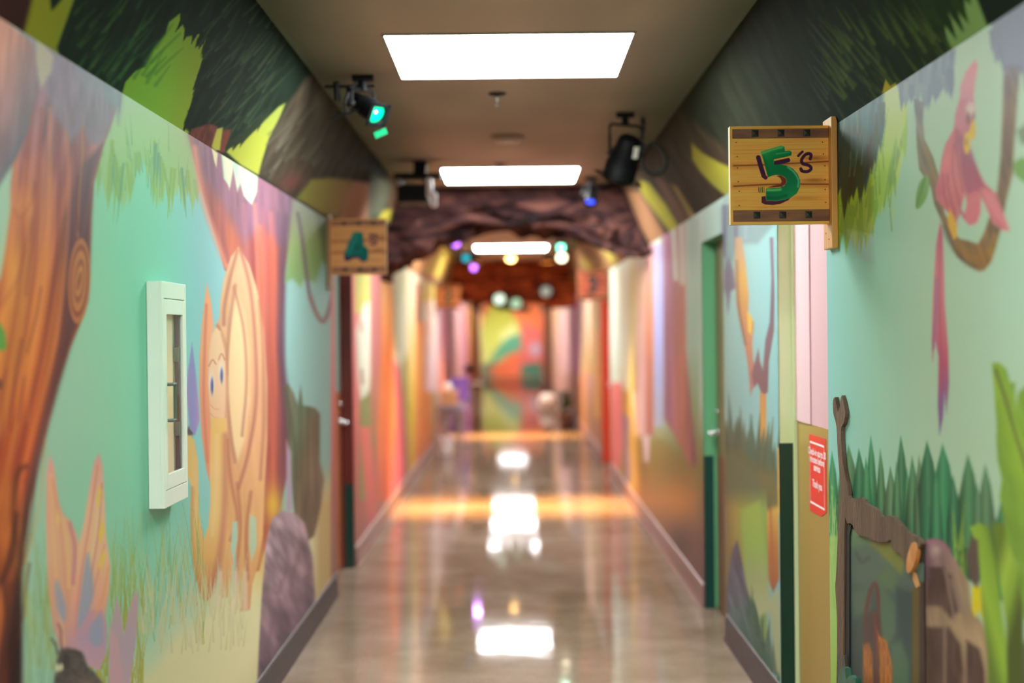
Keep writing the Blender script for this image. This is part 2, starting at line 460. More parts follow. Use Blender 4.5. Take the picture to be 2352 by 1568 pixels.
    cv.line([(655, 500), (650, 620), (646, 800), (655, 900), (664, 1000)], 16, (88, 64, 84), soft=6, op=.75)
    # openings with sky at the tree's top
    cv.poly([(486, 340), (500, 352), (497, 385), (492, 370)], (214, 206, 160), soft=2)
    cv.poly([(508, 350), (560, 375), (592, 395), (590, 440), (578, 470), (560, 450), (552, 420), (545, 440), (535, 380), (528, 430), (514, 410)], (186, 208, 178), soft=3)
    cv.fringe([(505, 350), (590, 392)], (0, 1), 6, 60, 13, [(206, 212, 176), (170, 196, 172)], soft=3, seed=2)
    # yellow flower and warm patch at its foot
    cv.blob(628, 1160, 20, 46, (216, 176, 66), .9); cv.blob(606, 1300, 26, 60, (216, 170, 84), .6)
    # ---- the elephant
    body = [(548, 566), (572, 606), (592, 670), (606, 760), (614, 880), (614, 1010), (608, 1120), (604, 1230), (592, 1300), (580, 1340), (574, 1400), (552, 1404), (548, 1330), (540, 1260), (532, 1330), (526, 1372), (508, 1372), (505, 1300), (500, 1180), (496, 1040), (480, 900), (478, 800), (492, 752), (504, 730), (506, 690), (514, 640), (530, 590)]
    cv.poly(body, soft=2.5, g=((500, 620), (560, 1400), [(212, 172, 136), (218, 172, 130), (214, 160, 122), (216, 162, 116), (222, 170, 112), (212, 154, 104)]), tex=((.03, 1), 150, 12, .06))
    cv.poly([(540, 660), (560, 720), (572, 800), (574, 920), (562, 1010), (545, 1060), (530, 1000), (520, 900), (522, 780), (530, 700)], (238, 208, 160), soft=7, op=.85)
    for w_, pts, c_ in [(5, [(545, 575), (528, 640), (516, 700), (514, 745)], (196, 128, 104)), (5, [(552, 572), (574, 660), (586, 780), (588, 920), (570, 1040), (548, 1120)], (192, 120, 104)), (4, [(596, 690), (604, 800), (606, 960), (598, 1100)], (200, 128, 104)),
                        (6, [(540, 655), (526, 760), (520, 880), (530, 1000), (540, 1060)], (206, 146, 118)), (4, [(538, 660), (560, 760), (566, 880), (556, 1000)], (200, 138, 112)), (5, [(500, 748), (515, 790), (520, 860)], (204, 140, 112)),
                        (5, [(545, 1110), (552, 1200), (546, 1280), (540, 1360)], (200, 132, 100)), (5, [(576, 1130), (566, 1220), (568, 1330)], (196, 124, 96)), (5, [(522, 1010), (530, 1100), (545, 1190), (530, 1240)], (206, 130, 104))]:
        cv.line(pts, w_ + 2, tuple(v * .86 for v in c_), soft=3.5, op=.85)
    cv.poly([(545, 1196), (534, 1200), (530, 1260), (536, 1290), (545, 1240)], (170, 200, 180), soft=2.5)
    cv.poly([(574, 1180), (588, 1190), (590, 1250), (578, 1290), (572, 1250)], (176, 196, 168), soft=3)
    # left ear
    cv.poly([(475, 650), (484, 690), (490, 740), (484, 800), (482, 900), (486, 1010), (482, 1110), (474, 1080), (463, 1000), (458, 900), (458, 820), (464, 740)], soft=2.5, g=((470, 650), (476, 1100), [(240, 170, 122), (234, 168, 128), (230, 150, 118), (226, 150, 120)]))
    cv.line([(474, 700), (470, 800), (468, 920), (476, 1060)], 5, (206, 122, 98), soft=3, op=.8)
    # head
    cv.poly([(497, 752), (510, 764), (518, 800), (522, 900), (520, 1000), (500, 1020), (484, 960), (478, 880), (480, 810), (486, 770)], soft=3, g=((498, 750), (498, 1010), [(232, 200, 160), (232, 194, 156), (232, 184, 148)]))
    cv.line([(508, 765), (519, 820), (520, 920), (514, 1010)], 3.5, (200, 134, 110), soft=2.5, op=.8)
    # eyes
    for ex, ey, r_ in [(486, 884, 20), (508, 860, 18)]:
        cv.blob(ex, ey - 6, 5, r_ * 1.1, (240, 236, 236), .9); cv.blob(ex + 1, ey + 2, 3.5, r_, (60, 84, 150), .95, hard=2)
    cv.line([(480, 840), (488, 826), (496, 836)], 2.5, (170, 104, 88), op=.8); cv.line([(502, 826), (509, 812), (516, 826)], 2.5, (170, 104, 88), op=.8)
    for yy in (930, 950, 972): cv.line([(484, yy), (492, yy + 8), (502, yy + 10)], 2.5, (202, 136, 112), op=.6)
    # trunk, curled up at the left
    cv.poly([(433, 1000), (446, 1010), (455, 1060), (456, 1120), (457, 1180), (468, 1238), (478, 1210), (483, 1150), (482, 1080), (484, 960), (520, 960), (520, 1100), (514, 1230), (500, 1310), (488, 1368), (474, 1382), (460, 1372), (448, 1320), (440, 1250), (438, 1160), (440, 1120), (430, 1090)], soft=2.5, g=((440, 1000), (500, 1370), [(228, 186, 112), (232, 190, 128), (230, 192, 124), (222, 172, 104), (196, 116, 78)]))
    cv.line([(517, 1000), (515, 1160), (505, 1270), (484, 1360)], 13, (184, 116, 96), soft=6, op=.7)
    cv.line([(442, 1120), (441, 1220), (450, 1310), (468, 1370)], 5, (202, 128, 82), soft=4, op=.7)
    cv.line([(498, 1000), (496, 1120), (488, 1230)], 5, (234, 204, 150), soft=5, op=.7)
    cv.blob(437, 990, 9, 12, (92, 70, 70), .95, hard=2)
    cv.poly([(428, 1000), (440, 1000), (441, 1100), (430, 1090)], (228, 188, 118), soft=2)
    for x0 in (502, 538, 560): cv.poly([(x0, 1310), (x0 + 8, 1312), (x0 + 9, 1400), (x0 - 3, 1400)], (232, 196, 184), soft=4, op=.7)
    # purple butterfly by the cabinet
    cv.poly([(441, 785), (449, 850), (456, 930), (458, 965), (448, 1000), (436, 985), (428, 900), (432, 850)], soft=2, g=((430, 900), (458, 900), [(164, 140, 190), (140, 144, 200), (190, 140, 190)]))
    # ---- vine, leaves, stump and rock before the door
    cv.poly([(672, 460), (765, 500), (765, 620), (740, 600), (725, 650), (700, 640), (690, 660), (672, 640), (655, 650), (664, 540)], (124, 148, 82), soft=6, g=((700, 480), (700, 640), [(132, 138, 116), (130, 150, 92), (116, 150, 96)]))
    cv.poly([(725, 490), (768, 510), (768, 620), (745, 600)], (86, 104, 74), soft=8, op=.8)
    cv.line([(684, 490), (693, 540), (703, 620), (712, 680), (728, 722), (742, 738), (752, 722), (760, 690), (772, 620)], 8, (100, 84, 90), soft=3)
    cv.line([(712, 680), (728, 722), (742, 738), (752, 722)], 10, (140, 100, 92), soft=3, op=.7)
    cv.poly([(652, 886), (662, 880), (674, 900), (684, 930), (690, 885), (696, 930), (724, 936), (735, 950), (735, 1060), (744, 1100), (738, 1160), (722, 1230), (700, 1250), (676, 1180), (664, 1040)], soft=3, g=((650, 1000), (740, 1020), [(98, 98, 82), (92, 112, 86), (100, 90, 70), (112, 96, 80)]), tex=((0, 1), 90, 7, .25))
    cv.line([(655, 890), (672, 980), (682, 1100)], 7, (70, 74, 58), soft=3, op=.7)
    cv.poly([(658, 1010), (668, 1040), (670, 1170), (658, 1175)], (168, 146, 168), soft=4)
    cv.poly([(625, 1190), (650, 1172), (676, 1178), (700, 1200), (718, 1280), (724, 1360), (726, 1620), (560, 1620), (592, 1540), (598, 1420), (604, 1330), (612, 1240)], soft=3, g=((600, 1300), (724, 1420), [(160, 134, 144), (142, 114, 124), (106, 84, 98)]), tex=((.5, 1), 40, 16, .34))
    for a in [((640, 1220), (660, 1290), (640, 1360)), ((690, 1260), (670, 1340), (690, 1420)), ((640, 1380), (655, 1450), (630, 1500)), ((612, 1380), (626, 1420), (612, 1500)), ((700, 1330), (706, 1400), (690, 1450))]:
        cv.line(list(a), 9, (112, 88, 98), soft=6, op=.6)
    # ---- grass over the ground line
    cv.strokes(60, 130, 1380, 1640, 46, 190, 3.2, [(150, 150, 70), (120, 160, 120), (168, 160, 60)], seed=11, op=.7)
    cv.strokes(215, 470, 1290, 1480, 120, 150, 2.6, [(164, 166, 80), (128, 170, 120), (180, 176, 90), (190, 188, 124)], seed=12, op=.7)
    cv.strokes(250, 330, 1380, 1640, 60, 170, 4, [(170, 166, 60), (158, 160, 76)], seed=13, op=.7)
    cv.strokes(320, 560, 1360, 1500, 130, 90, 5, [(208, 202, 158), (200, 194, 142), (212, 206, 168)], seed=14, op=.7)
    cv.strokes(160, 300, 1500, 1660, 50, 90, 7, [(176, 168, 40), (160, 156, 60)], seed=15, op=.8)
    # ---- pink butterflies low on the wall
    def wing(pts, g_):
        cv.poly(pts, soft=2.5, g=g_)
    wing([(115, 1042), (124, 1070), (134, 1150), (146, 1182), (162, 1196), (176, 1226), (182, 1250), (180, 1350), (165, 1500), (140, 1500), (122, 1440), (110, 1340), (105, 1200), (106, 1090)], ((110, 1050), (150, 1480), [(234, 160, 150), (232, 168, 140), (228, 172, 140), (226, 160, 132), (206, 152, 152)]))
    wing([(228, 1040), (236, 1070), (240, 1140), (244, 1230), (254, 1300), (250, 1360), (240, 1420), (190, 1500), (160, 1490), (160, 1400), (178, 1260), (192, 1200), (206, 1110), (216, 1060)], ((228, 1050), (190, 1480), [(234, 160, 156), (240, 184, 158), (240, 184, 152), (236, 166, 142), (200, 152, 168)]))
    wing([(236, 1400), (246, 1440), (244, 1500), (228, 1540), (205, 1530), (180, 1500), (170, 1440), (200, 1400)], ((230, 1400), (210, 1540), [(210, 150, 160), (190, 152, 176), (206, 160, 176)]))
    for pts, c_, w_ in [([(116, 1090), (122, 1220), (132, 1360), (146, 1480)], (240, 184, 130), 5), ([(120, 1100), (138, 1200), (150, 1330), (160, 1440)], (226, 150, 120), 4), ([(144, 1190), (156, 1260), (158, 1350)], (238, 190, 130), 5), ([(160, 1200), (172, 1260), (168, 1340)], (204, 130, 140), 8), ([(224, 1070), (206, 1200), (186, 1320), (170, 1460)], (228, 140, 120), 5), ([(234, 1110), (226, 1220), (206, 1340)], (206, 120, 120), 2.5), ([(228, 1150), (216, 1240), (198, 1350)], (240, 206, 150), 4), ([(250, 1300), (236, 1370), (216, 1420)], (232, 160, 110), 4), ([(240, 1250), (222, 1330), (200, 1400)], (224, 140, 124), 3)]:
        cv.line(pts, w_, c_, soft=2.5, op=.85)
    for pts in [[(228, 1110), (233, 1130), (226, 1170), (222, 1150)], [(234, 1190), (240, 1215), (232, 1250), (226, 1230)], [(238, 1262), (243, 1280), (230, 1310), (226, 1296)]]:
        cv.poly(pts, (240, 196, 90), soft=2)
    cv.poly([(131, 1170), (136, 1190), (133, 1216), (129, 1200)], (240, 200, 110), soft=2)
    for pts in [[(130, 1330), (142, 1360), (152, 1400), (146, 1430), (132, 1400), (126, 1360)], [(200, 1270), (212, 1320), (214, 1370), (196, 1420), (178, 1440), (184, 1370)], [(228, 1410), (238, 1440), (232, 1480), (212, 1480), (204, 1450)]]:
        cv.poly(pts, (152, 160, 186), soft=6, op=.85, sm=True)
    wing([(311, 1354), (318, 1370), (312, 1470), (300, 1560), (280, 1640), (255, 1640), (250, 1460), (262, 1400), (268, 1370), (276, 1400), (284, 1460), (296, 1400)], ((300, 1360), (280, 1600), [(196, 160, 168), (184, 160, 176), (196, 166, 176)]))
    cv.poly([(252, 1440), (272, 1470), (282, 1568), (262, 1640), (248, 1600)], (208, 160, 170), soft=4, op=.8)
    # fuzzy grey bug with white eyes
    cv.poly([(135, 1500), (150, 1488), (170, 1490), (190, 1500), (202, 1530), (222, 1550), (238, 1600), (120, 1640), (124, 1560)], (84, 76, 74), soft=5, sm=True, tex=((1, .3), 8, 5, .3))
    cv.blob(200, 1572, 28, 18, (130, 108, 100), .8); cv.blob(150, 1520, 10, 20, (48, 44, 46), .7)
    cv.line([(133, 1500), (126, 1478), (118, 1466)], 4, (70, 50, 70)); cv.line([(141, 1496), (140, 1450), (134, 1432)], 3, (80, 50, 70))
    cv.blob(132, 1536, 5, 13, (228, 226, 190), .98, hard=3); cv.blob(141, 1534, 4, 12, (228, 226, 190), .98, hard=3); cv.blob(133, 1545, 2.5, 5, (40, 40, 40), .9); cv.blob(142, 1543, 2.5, 5, (40, 40, 40), .9)

    # ---------------- far part of the left wall: woods beyond the first door, pink of the corridor light painted in
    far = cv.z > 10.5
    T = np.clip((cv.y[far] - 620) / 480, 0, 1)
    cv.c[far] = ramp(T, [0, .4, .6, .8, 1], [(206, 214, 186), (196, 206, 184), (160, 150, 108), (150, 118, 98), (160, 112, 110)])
    def st(x0, x1, y0, y1, cs, soft=4, lean=0):
        cv.poly([(x0, y0), (x1, y0), (x1 + lean, y1), (x0 + lean, y1)], soft=soft, g=((0, y0), (0.01, y1), cs))
    st(760, 842, 420, 1330, [(200, 110, 90), (224, 130, 122), (216, 130, 130), (208, 112, 108), (170, 100, 100), (150, 112, 100)])
    st(816, 852, 540, 720, [(150, 150, 90), (196, 190, 100)]); cv.poly([(834, 700), (850, 690), (852, 860), (844, 920), (830, 940), (822, 860), (818, 760)], (212, 216, 198), soft=5)
    cv.line([(830, 740), (832, 760)], 5, (176, 122, 106), soft=3); cv.line([(831, 850), (833, 880)], 5, (150, 100, 80), soft=3)
    cv.poly([(826, 920), (850, 900), (856, 1010), (846, 1150), (826, 1150)], (132, 138, 90), soft=6)
    st(851, 884, 480, 1000, [(150, 90, 80), (176, 108, 106), (178, 110, 110), (160, 120, 90)])
    st(826, 850, 980, 1250, [(212, 116, 108), (206, 108, 108), (160, 96, 100)], lean=22)
    cv.poly([(878, 610), (905, 600), (912, 800), (905, 900), (898, 1150), (866, 1150), (866, 1000), (876, 800)], soft=5, g=((0, 600), (.01, 1150), [(220, 186, 92), (232, 160, 90), (226, 130, 72), (226, 132, 84), (220, 124, 92), (190, 100, 90)]))
    st(904, 946, 590, 840, [(196, 206, 150), (206, 218, 196), (200, 210, 194)])
    cv.line([(906, 600), (908, 700), (912, 800)], 5, (150, 170, 140), soft=4)
    cv.poly([(900, 820), (918, 850), (928, 960), (930, 1080), (912, 1150), (898, 1130), (912, 980)], (210, 110, 136), soft=6)
    cv.poly([(928, 830), (948, 780), (950, 1000), (938, 1080)], (150, 146, 84), soft=6)
    st(934, 962, 560, 1080, [(224, 196, 160), (230, 190, 160), (222, 192, 120), (208, 180, 70), (196, 150, 70)], lean=6)
    st(956, 968, 650, 748, [(150, 84, 60), (120, 50, 34)]); st(954, 990, 740, 1080, [(214, 132, 80), (226, 150, 84), (222, 140, 76), (216, 130, 80), (196, 118, 80)])
    st(968, 1000, 520, 700, [(196, 160, 80), (214, 190, 90), (206, 180, 90)]); st(976, 1002, 690, 900, [(236, 206, 190), (236, 204, 196), (230, 206, 214), (222, 190, 200)])
    st(1002, 1012, 640, 1000, [(170, 150, 150), (186, 170, 180), (200, 140, 130)])
    st(1010, 1042, 600, 900, [(190, 120, 130), (216, 150, 190), (214, 150, 180), (206, 140, 130)]); st(1040, 1064, 600, 930, [(190, 140, 130), (226, 176, 176), (216, 160, 160), (200, 150, 130)])
    st(1062, 1076, 620, 940, [(190, 120, 100), (200, 130, 160), (190, 116, 150)]); st(1074, 1104, 600, 980, [(210, 140, 80), (218, 156, 90), (196, 116, 70), (186, 110, 80)])
    # behind the camera and out of the frame: plain sky
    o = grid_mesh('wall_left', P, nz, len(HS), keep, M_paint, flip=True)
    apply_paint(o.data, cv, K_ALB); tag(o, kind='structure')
    return o

# ---------------------------------------------------------------- right wall mural
def paint_right():
    cv, P, nz, keep = wall_canvas('R')
    x, y = cv.x, cv.y
    cv.c = ramp(x, [1600, 1700, 1790, 1890, 1930, 2010, 2120, 2352], [(180, 204, 186), (148, 184, 180), (150, 196, 200), (150, 200, 206), (154, 206, 200), (166, 208, 190), (182, 206, 180), (182, 204, 178)])
    cv.blob(2330, 640, 80, 260, (176, 214, 192), .5)
    near = (cv.z < 5.5)
    # leaf clusters at the top left of the panel
    cv.fringe([(1903, 300), (1903, 450), (2000, 430), (2060, 330), (2075, 230)], (-.05, 1), 46, 95, 20, [(192, 212, 84), (172, 200, 76), (200, 214, 104), (140, 172, 78)], soft=2, seed=21)
    cv.poly([(1890, 250), (2080, 160), (2066, 290), (2040, 400), (2000, 470), (1950, 500), (1895, 500)], soft=6, g=((2060, 220), (1950, 500), [(206, 212, 140), (186, 208, 74), (176, 206, 62)]))
    cv.fringe([(1903, 460), (1940, 490), (1990, 470), (2030, 400)], (-.05, 1), 22, 80, 16, [(176, 200, 80), (150, 180, 66)], soft=2, seed=22)
    cv.strokes(1905, 2060, 330, 540, 40, 90, 4, [(120, 156, 76), (196, 206, 110), (130, 150, 60)], d=(.05, -1), seed=23, op=.6)
    cv.poly([(1880, 260), (2030, 190), (2028, 290), (2000, 350), (1980, 400), (1940, 430), (1890, 430)], soft=6, g=((1990, 230), (1930, 430), [(66, 96, 112), (62, 92, 92), (58, 68, 52)]), tex=((-.1, 1), 60, 6, .2))
    cv.fringe([(1900, 400), (1945, 410), (1990, 370), (2015, 300), (2026, 240)], (-.08, 1), 26, 70, 17, [(60, 72, 54), (68, 80, 58), (54, 82, 88), (66, 62, 48)], soft=2, seed=24)
    cv.strokes(1905, 2015, 300, 430, 24, 90, 4, [(124, 140, 120), (70, 76, 66)], d=(.06, -1), seed=25, op=.6)
    cv.poly([(2050, 180), (2195, 110), (2192, 150), (2180, 200), (2150, 205), (2130, 230), (2110, 205), (2080, 230), (2068, 210)], (126, 136, 158), soft=4, tex=((0, 1), 60, 6, .12))
    cv.fringe([(2064, 190), (2100, 200), (2140, 200), (2184, 165)], (.0, 1), 15, 48, 17, [(122, 130, 154), (132, 142, 160), (116, 122, 148)], soft=2, seed=26)
    cv.fringe([(2280, 70), (2310, 110), (2352, 150), (2420, 170)], (0, 1), 12, 60, 22, [(130, 134, 156), (138, 140, 162)], soft=2, seed=27)
    cv.poly([(2275, 40), (2600, -100), (2600, 230), (2352, 170), (2318, 160), (2300, 100), (2284, 110)], (134, 138, 158), soft=4)
    # the swinging branch
    br = [(2098, 225), (2122, 235), (2120, 280), (2124, 320), (2144, 362), (2155, 400), (2160, 440), (2170, 490), (2190, 530), (2204, 548), (2222, 552), (2246, 560), (2258, 540), (2272, 500), (2290, 440), (2298, 360), (2302, 280), (2304, 200), (2306, 150), (2345, 150), (2338, 220), (2330, 330), (2326, 400), (2312, 460), (2300, 520), (2290, 560), (2278, 600), (2262, 620), (2250, 624), (2228, 612), (2198, 590), (2180, 550), (2164, 510), (2146, 470), (2138, 430), (2112, 390), (2106, 340), (2104, 280)]
    cv.poly(br, soft=2.5, sm=False, g=((2100, 230), (2250, 620), [(122, 116, 134), (140, 112, 84), (132, 100, 78), (140, 104, 72), (150, 104, 50)]), tex=((.3, 1), 60, 8, .18))
    cv.line([(2316, 180), (2314, 300), (2308, 400), (2292, 490), (2270, 560)], 12, (112, 88, 86), soft=7, op=.6)
    cv.line([(2126, 340), (2142, 390), (2150, 420)], 8, (166, 124, 66), soft=5, op=.8); cv.line([(2200, 570), (2232, 590), (2252, 590)], 16, (158, 108, 46), soft=8, op=.8); cv.line([(2284, 540), (2274, 580)], 7, (170, 130, 40), soft=4, op=.8)
    cv.line([(2168, 520), (2182, 556), (2212, 596), (2240, 614)], 9, (92, 72, 68), soft=5, op=.6)
    cv.poly([(2128, 402), (2134, 420), (2130, 450), (2115, 475), (2104, 478), (2104, 450), (2112, 420)], soft=2, sm=True, g=((2104, 440), (2134, 440), [(120, 160, 70), (112, 156, 66), (134, 168, 92)]))
    cv.line([(2125, 408), (2105, 474)], 2, (84, 110, 62))
    cv.poly([(2338, 366), (2352, 360), (2400, 420), (2352, 420), (2330, 400), (2326, 376)], (120, 160, 84), soft=3); cv.poly([(2335, 300), (2400, 250), (2400, 340), (2345, 330)], (130, 146, 118), soft=4)
    # ---- the pink bird
    cv.poly([(2240, 136), (2246, 150), (2240, 190), (2236, 220), (2238, 240), (2226, 268), (2206, 262), (2204, 230), (2206, 196), (2218, 164)], soft=2.5, g=((2240, 140), (2215, 260), [(226, 140, 150), (222, 138, 152), (206, 128, 150)]))
    cv.poly([(2205, 225), (2236, 230), (2240, 250), (2236, 290), (2228, 320), (2222, 348), (2236, 372), (2262, 420), (2288, 444), (2302, 480), (2320, 530), (2304, 530), (2280, 512), (2262, 470), (2252, 448), (2252, 490), (2244, 512), (2226, 518), (2212, 500), (2200, 470), (2196, 500), (2200, 520), (2188, 500), (2170, 478), (2150, 458), (2148, 430), (2158, 400), (2164, 360), (2172, 330), (2190, 300), (2194, 262)], soft=2.5, g=((2170, 300), (2280, 520), [(206, 112, 130), (196, 98, 116), (206, 104, 116), (214, 116, 124), (220, 124, 132)]))
    cv.poly([(2192, 292), (2210, 300), (2206, 380), (2192, 420), (2170, 450), (2152, 440), (2160, 390), (2170, 340)], soft=4, op=.85, g=((2200, 300), (2160, 450), [(216, 96, 110), (236, 118, 126), (214, 90, 118)]))
    cv.poly([(2196, 292), (2226, 330), (2250, 400), (2262, 430), (2240, 450), (2222, 444), (2206, 400), (2194, 340)], soft=5, op=.85, g=((2200, 300), (2250, 440), [(176, 84, 112), (166, 76, 108), (180, 84, 112)]))
    cv.poly([(2202, 330), (2210, 400), (2220, 470), (2196, 510), (2180, 490), (2160, 470), (2176, 430), (2190, 380)], soft=4, op=.8, g=((2200, 340), (2190, 500), [(206, 110, 124), (226, 118, 122), (206, 96, 110)]))
    for a in [((2190, 330), (2188, 390), (2200, 450), (2214, 500)), ((2196, 300), (2200, 370), (2212, 440)), ((2176, 400), (2180, 440), (2192, 490)), ((2166, 400), (2168, 440), (2176, 470)), ((2238, 380), (2250, 430), (2272, 480), (2300, 520))]:
        cv.line(list(a), 3.5, (166, 72, 100), soft=3, op=.65)
    cv.poly([(2250, 430), (2282, 445), (2300, 485), (2316, 526), (2284, 500), (2264, 470)], (226, 132, 142), soft=5, op=.8)
    cv.poly([(2216, 444), (2222, 470), (2216, 492), (2208, 480)], (182, 206, 180), soft=2.5)
    cv.poly([(2226, 448), (2250, 440), (2252, 484), (2240, 512), (2222, 510), (2216, 494)], (222, 116, 128), soft=4, op=.8, sm=True)
    cv.blob(2230, 250, 12, 18, (222, 196, 186), .9, hard=2); cv.blob(2224, 272, 4, 15, (110, 72, 70), .9, hard=2); cv.blob(2237, 266, 3, 10, (130, 90, 84), .8, hard=2)
    cv.poly([(2230, 286), (2238, 276), (2241, 300), (2238, 320), (2230, 318), (2228, 340), (2221, 354), (2214, 340), (2216, 310), (2226, 300)], (232, 182, 56), soft=2, sm=True); cv.blob(2220, 326, 3, 9, (170, 110, 60), .8)
    cv.poly([(2182, 478), (2192, 500), (2198, 520), (2198, 546), (2190, 550), (2178, 520), (2176, 500)], (232, 168, 50), soft=2.5)
    # tail
    cv.poly([(2160, 505), (2166, 540), (2168, 600), (2170, 700), (2178, 800), (2180, 880), (2174, 950), (2170, 900), (2166, 960), (2158, 1000), (2154, 930), (2156, 820), (2148, 780), (2142, 830), (2140, 780), (2144, 660), (2150, 560)], soft=2.5, g=((2160, 500), (2162, 1000), [(202, 104, 128), (214, 116, 134), (222, 124, 136), (214, 112, 128), (196, 88, 118), (146, 96, 146), (130, 100, 156)]))
    cv.line([(2160, 530), (2158, 650), (2160, 780), (2164, 900)], 4, (182, 76, 108), soft=3, op=.7)
    cv.line([(2152, 640), (2150, 720), (2144, 800)], 5, (140, 110, 160), soft=3, op=.7)
    # ---- dark green blades along the bottom
    bl = [((1912, 1036), 26), ((1932, 1060), 20), ((1950, 1020), 40), ((1974, 1030), 34), ((2001, 1000), 22), ((2023, 1030), 20), ((2046, 1070), 34), ((2070, 1000), 26), ((2084, 1072), 20), ((2096, 1046), 28), ((2112, 1046), 26), ((2130, 1012), 42), ((2166, 1018), 46), ((2224, 1042), 44), ((2264, 1064), 36), ((2300, 1150), 40), ((1990, 1050), 26), ((2060, 1060), 20), ((2246, 1110), 26), ((2190, 1090), 30), ((2150, 1080), 26)]
    cv.poly([(1903, 1150), (1960, 1120), (2060, 1130), (2180, 1130), (2280, 1200), (2320, 1180), (2330, 1290), (2250, 1330), (2100, 1330), (1903, 1340)], (46, 100, 62), soft=14, tex=((0, 1), 100, 9, .25))
    for k, ((tx, ty), w_) in enumerate(bl):
        b_ = ty + 215 + (k * 37 % 60); w2 = w_ * 1.1; lx = (k % 3 - 1) * 8
        cc = [(46, 108, 76), (60, 102, 72), (72, 102, 76), (42, 92, 68)][k % 4]
        cv.poly([(tx - 1, ty), (tx + w2 * .30, ty + 50), (tx + w2 * .5, ty + 110), (tx + w2 * .5 + lx, b_), (tx - w2 * .5 + lx, b_), (tx - w2 * .48, ty + 110), (tx - w2 * .26, ty + 50)], soft=2.2, g=((tx - w2 * .5, 0), (tx + w2 * .5, 0), [tuple(v * .72 for v in cc), tuple(v * 1.45 for v in cc), tuple(v * .9 for v in cc)]))
        cv.line([(tx, ty + 30), (tx + lx * .5, ty + 150)], 3, (132, 150, 118), soft=4, op=.4)
    cv.poly([(1903, 1230), (1936, 1230), (1940, 1568), (1930, 1700), (1903, 1700)], (160, 190, 100), soft=5, g=((0, 1220), (.01, 1600), [(150, 186, 110), (168, 200, 116), (160, 186, 84)]))
    cv.strokes(1904, 1938, 1200, 1400, 24, 130, 3, [(180, 206, 120), (150, 190, 100), (110, 160, 100)], seed=31)
    cv.strokes(2195, 2222, 1250, 1420, 16, 120, 4, [(178, 196, 80), (150, 176, 66), (190, 170, 90)], seed=32)
    # rocks
    cv.poly([(2080, 1280), (2122, 1240), (2150, 1236), (2172, 1250), (2198, 1290), (2226, 1340), (2232, 1400), (2256, 1430), (2272, 1480), (2284, 1568), (2290, 1700), (2080, 1700)], soft=3, g=((2100, 1300), (2280, 1450), [(140, 104, 116), (172, 140, 112), (186, 152, 120)]), tex=((.2, 1), 70, 16, .14))
    cv.line([(2135, 1245), (2160, 1244), (2180, 1262)], 8, (186, 106, 136), soft=6, op=.8)
    for pts in [[(2130, 1300), (2166, 1302), (2186, 1322), (2200, 1370), (2206, 1400), (2184, 1420), (2160, 1392), (2128, 1390)], [(2128, 1440), (2160, 1440), (2180, 1440), (2206, 1480), (2214, 1540), (2216, 1700), (2126, 1700)], [(2220, 1470), (2250, 1490), (2262, 1540), (2268, 1700), (2222, 1700)]]:
        cv.poly(pts, (84, 60, 58), soft=7, op=.88, tex=((.05, 1), 60, 12, .25))
    cv.poly([(2166, 1306), (2176, 1310), (2196, 1420), (2190, 1430)], (150, 120, 112), soft=5, op=.8); cv.poly([(2166, 1440), (2174, 1440), (2180, 1700), (2160, 1700)], (170, 140, 120), soft=5, op=.6)
    cv.poly([(2180, 1330), (2196, 1330), (2222, 1400), (2216, 1420), (2200, 1400)], (156, 128, 116), soft=6, op=.7)
    cv.line([(2120, 1262), (2124, 1300), (2128, 1330)], 12, (112, 80, 104), soft=7, op=.8); cv.blob(2150, 1262, 14, 14, (206, 172, 166), .8); cv.blob(2136, 1290, 10, 8, (128, 92, 104), .8)
    cv.poly([(2233, 1345), (2264, 1346), (2256, 1372), (2260, 1430), (2248, 1400), (2240, 1420), (2232, 1400)], (228, 204, 40), soft=2)
    # banana leaves
    cv.poly([(2228, 1210), (2250, 1200), (2272, 1212), (2290, 1290), (2300, 1400), (2316, 1500), (2330, 1640), (2280, 1640), (2268, 1500), (2256, 1400), (2250, 1300), (2240, 1250)], soft=4, g=((2245, 1400), (2325, 1380), [(110, 130, 52), (160, 190, 66), (140, 172, 60), (100, 122, 46)]))
    cv.poly([(2278, 1200), (2310, 1200), (2334, 1240), (2326, 1270), (2350, 1330), (2362, 1640), (2330, 1640), (2312, 1440), (2296, 1330), (2284, 1260)], soft=4, g=((2285, 1300), (2362, 1320), [(110, 128, 48), (172, 196, 76), (140, 168, 62), (86, 96, 44)]))
    cv.poly([(2278, 834), (2296, 832), (2312, 848), (2320, 880), (2332, 876), (2332, 940), (2340, 900), (2352, 890), (2500, 820), (2500, 1500), (2352, 1420), (2338, 1300), (2314, 1240), (2306, 1200), (2296, 1140), (2302, 1100), (2292, 1060), (2288, 1000), (2290, 990), (2284, 900)], soft=2.5, g=((2280, 1000), (2400, 960), [(128, 160, 62), (150, 182, 62), (132, 164, 62), (110, 136, 60)]), tex=((.4, 1), 60, 12, .1))
    cv.line([(2286, 850), (2310, 920), (2336, 1010), (2380, 1150)], 7, (96, 92, 60), soft=4, op=.8)
    cv.poly([(2230, 1232), (2246, 1240), (2250, 1330), (2244, 1350), (2228, 1330), (2220, 1280)], (104, 84, 78), soft=5)
    cv.poly([(2352, 1480), (2500, 1380), (2500, 1700), (2330, 1700)], (84, 70, 58), soft=8)

    # ---- narrow panel between the two nearest doors
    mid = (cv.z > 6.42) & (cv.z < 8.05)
    cv.poly([(1655, 480), (1790, 420), (1790, 500), (1740, 560), (1700, 560), (1668, 640), (1655, 560)], (128, 150, 150), soft=8)
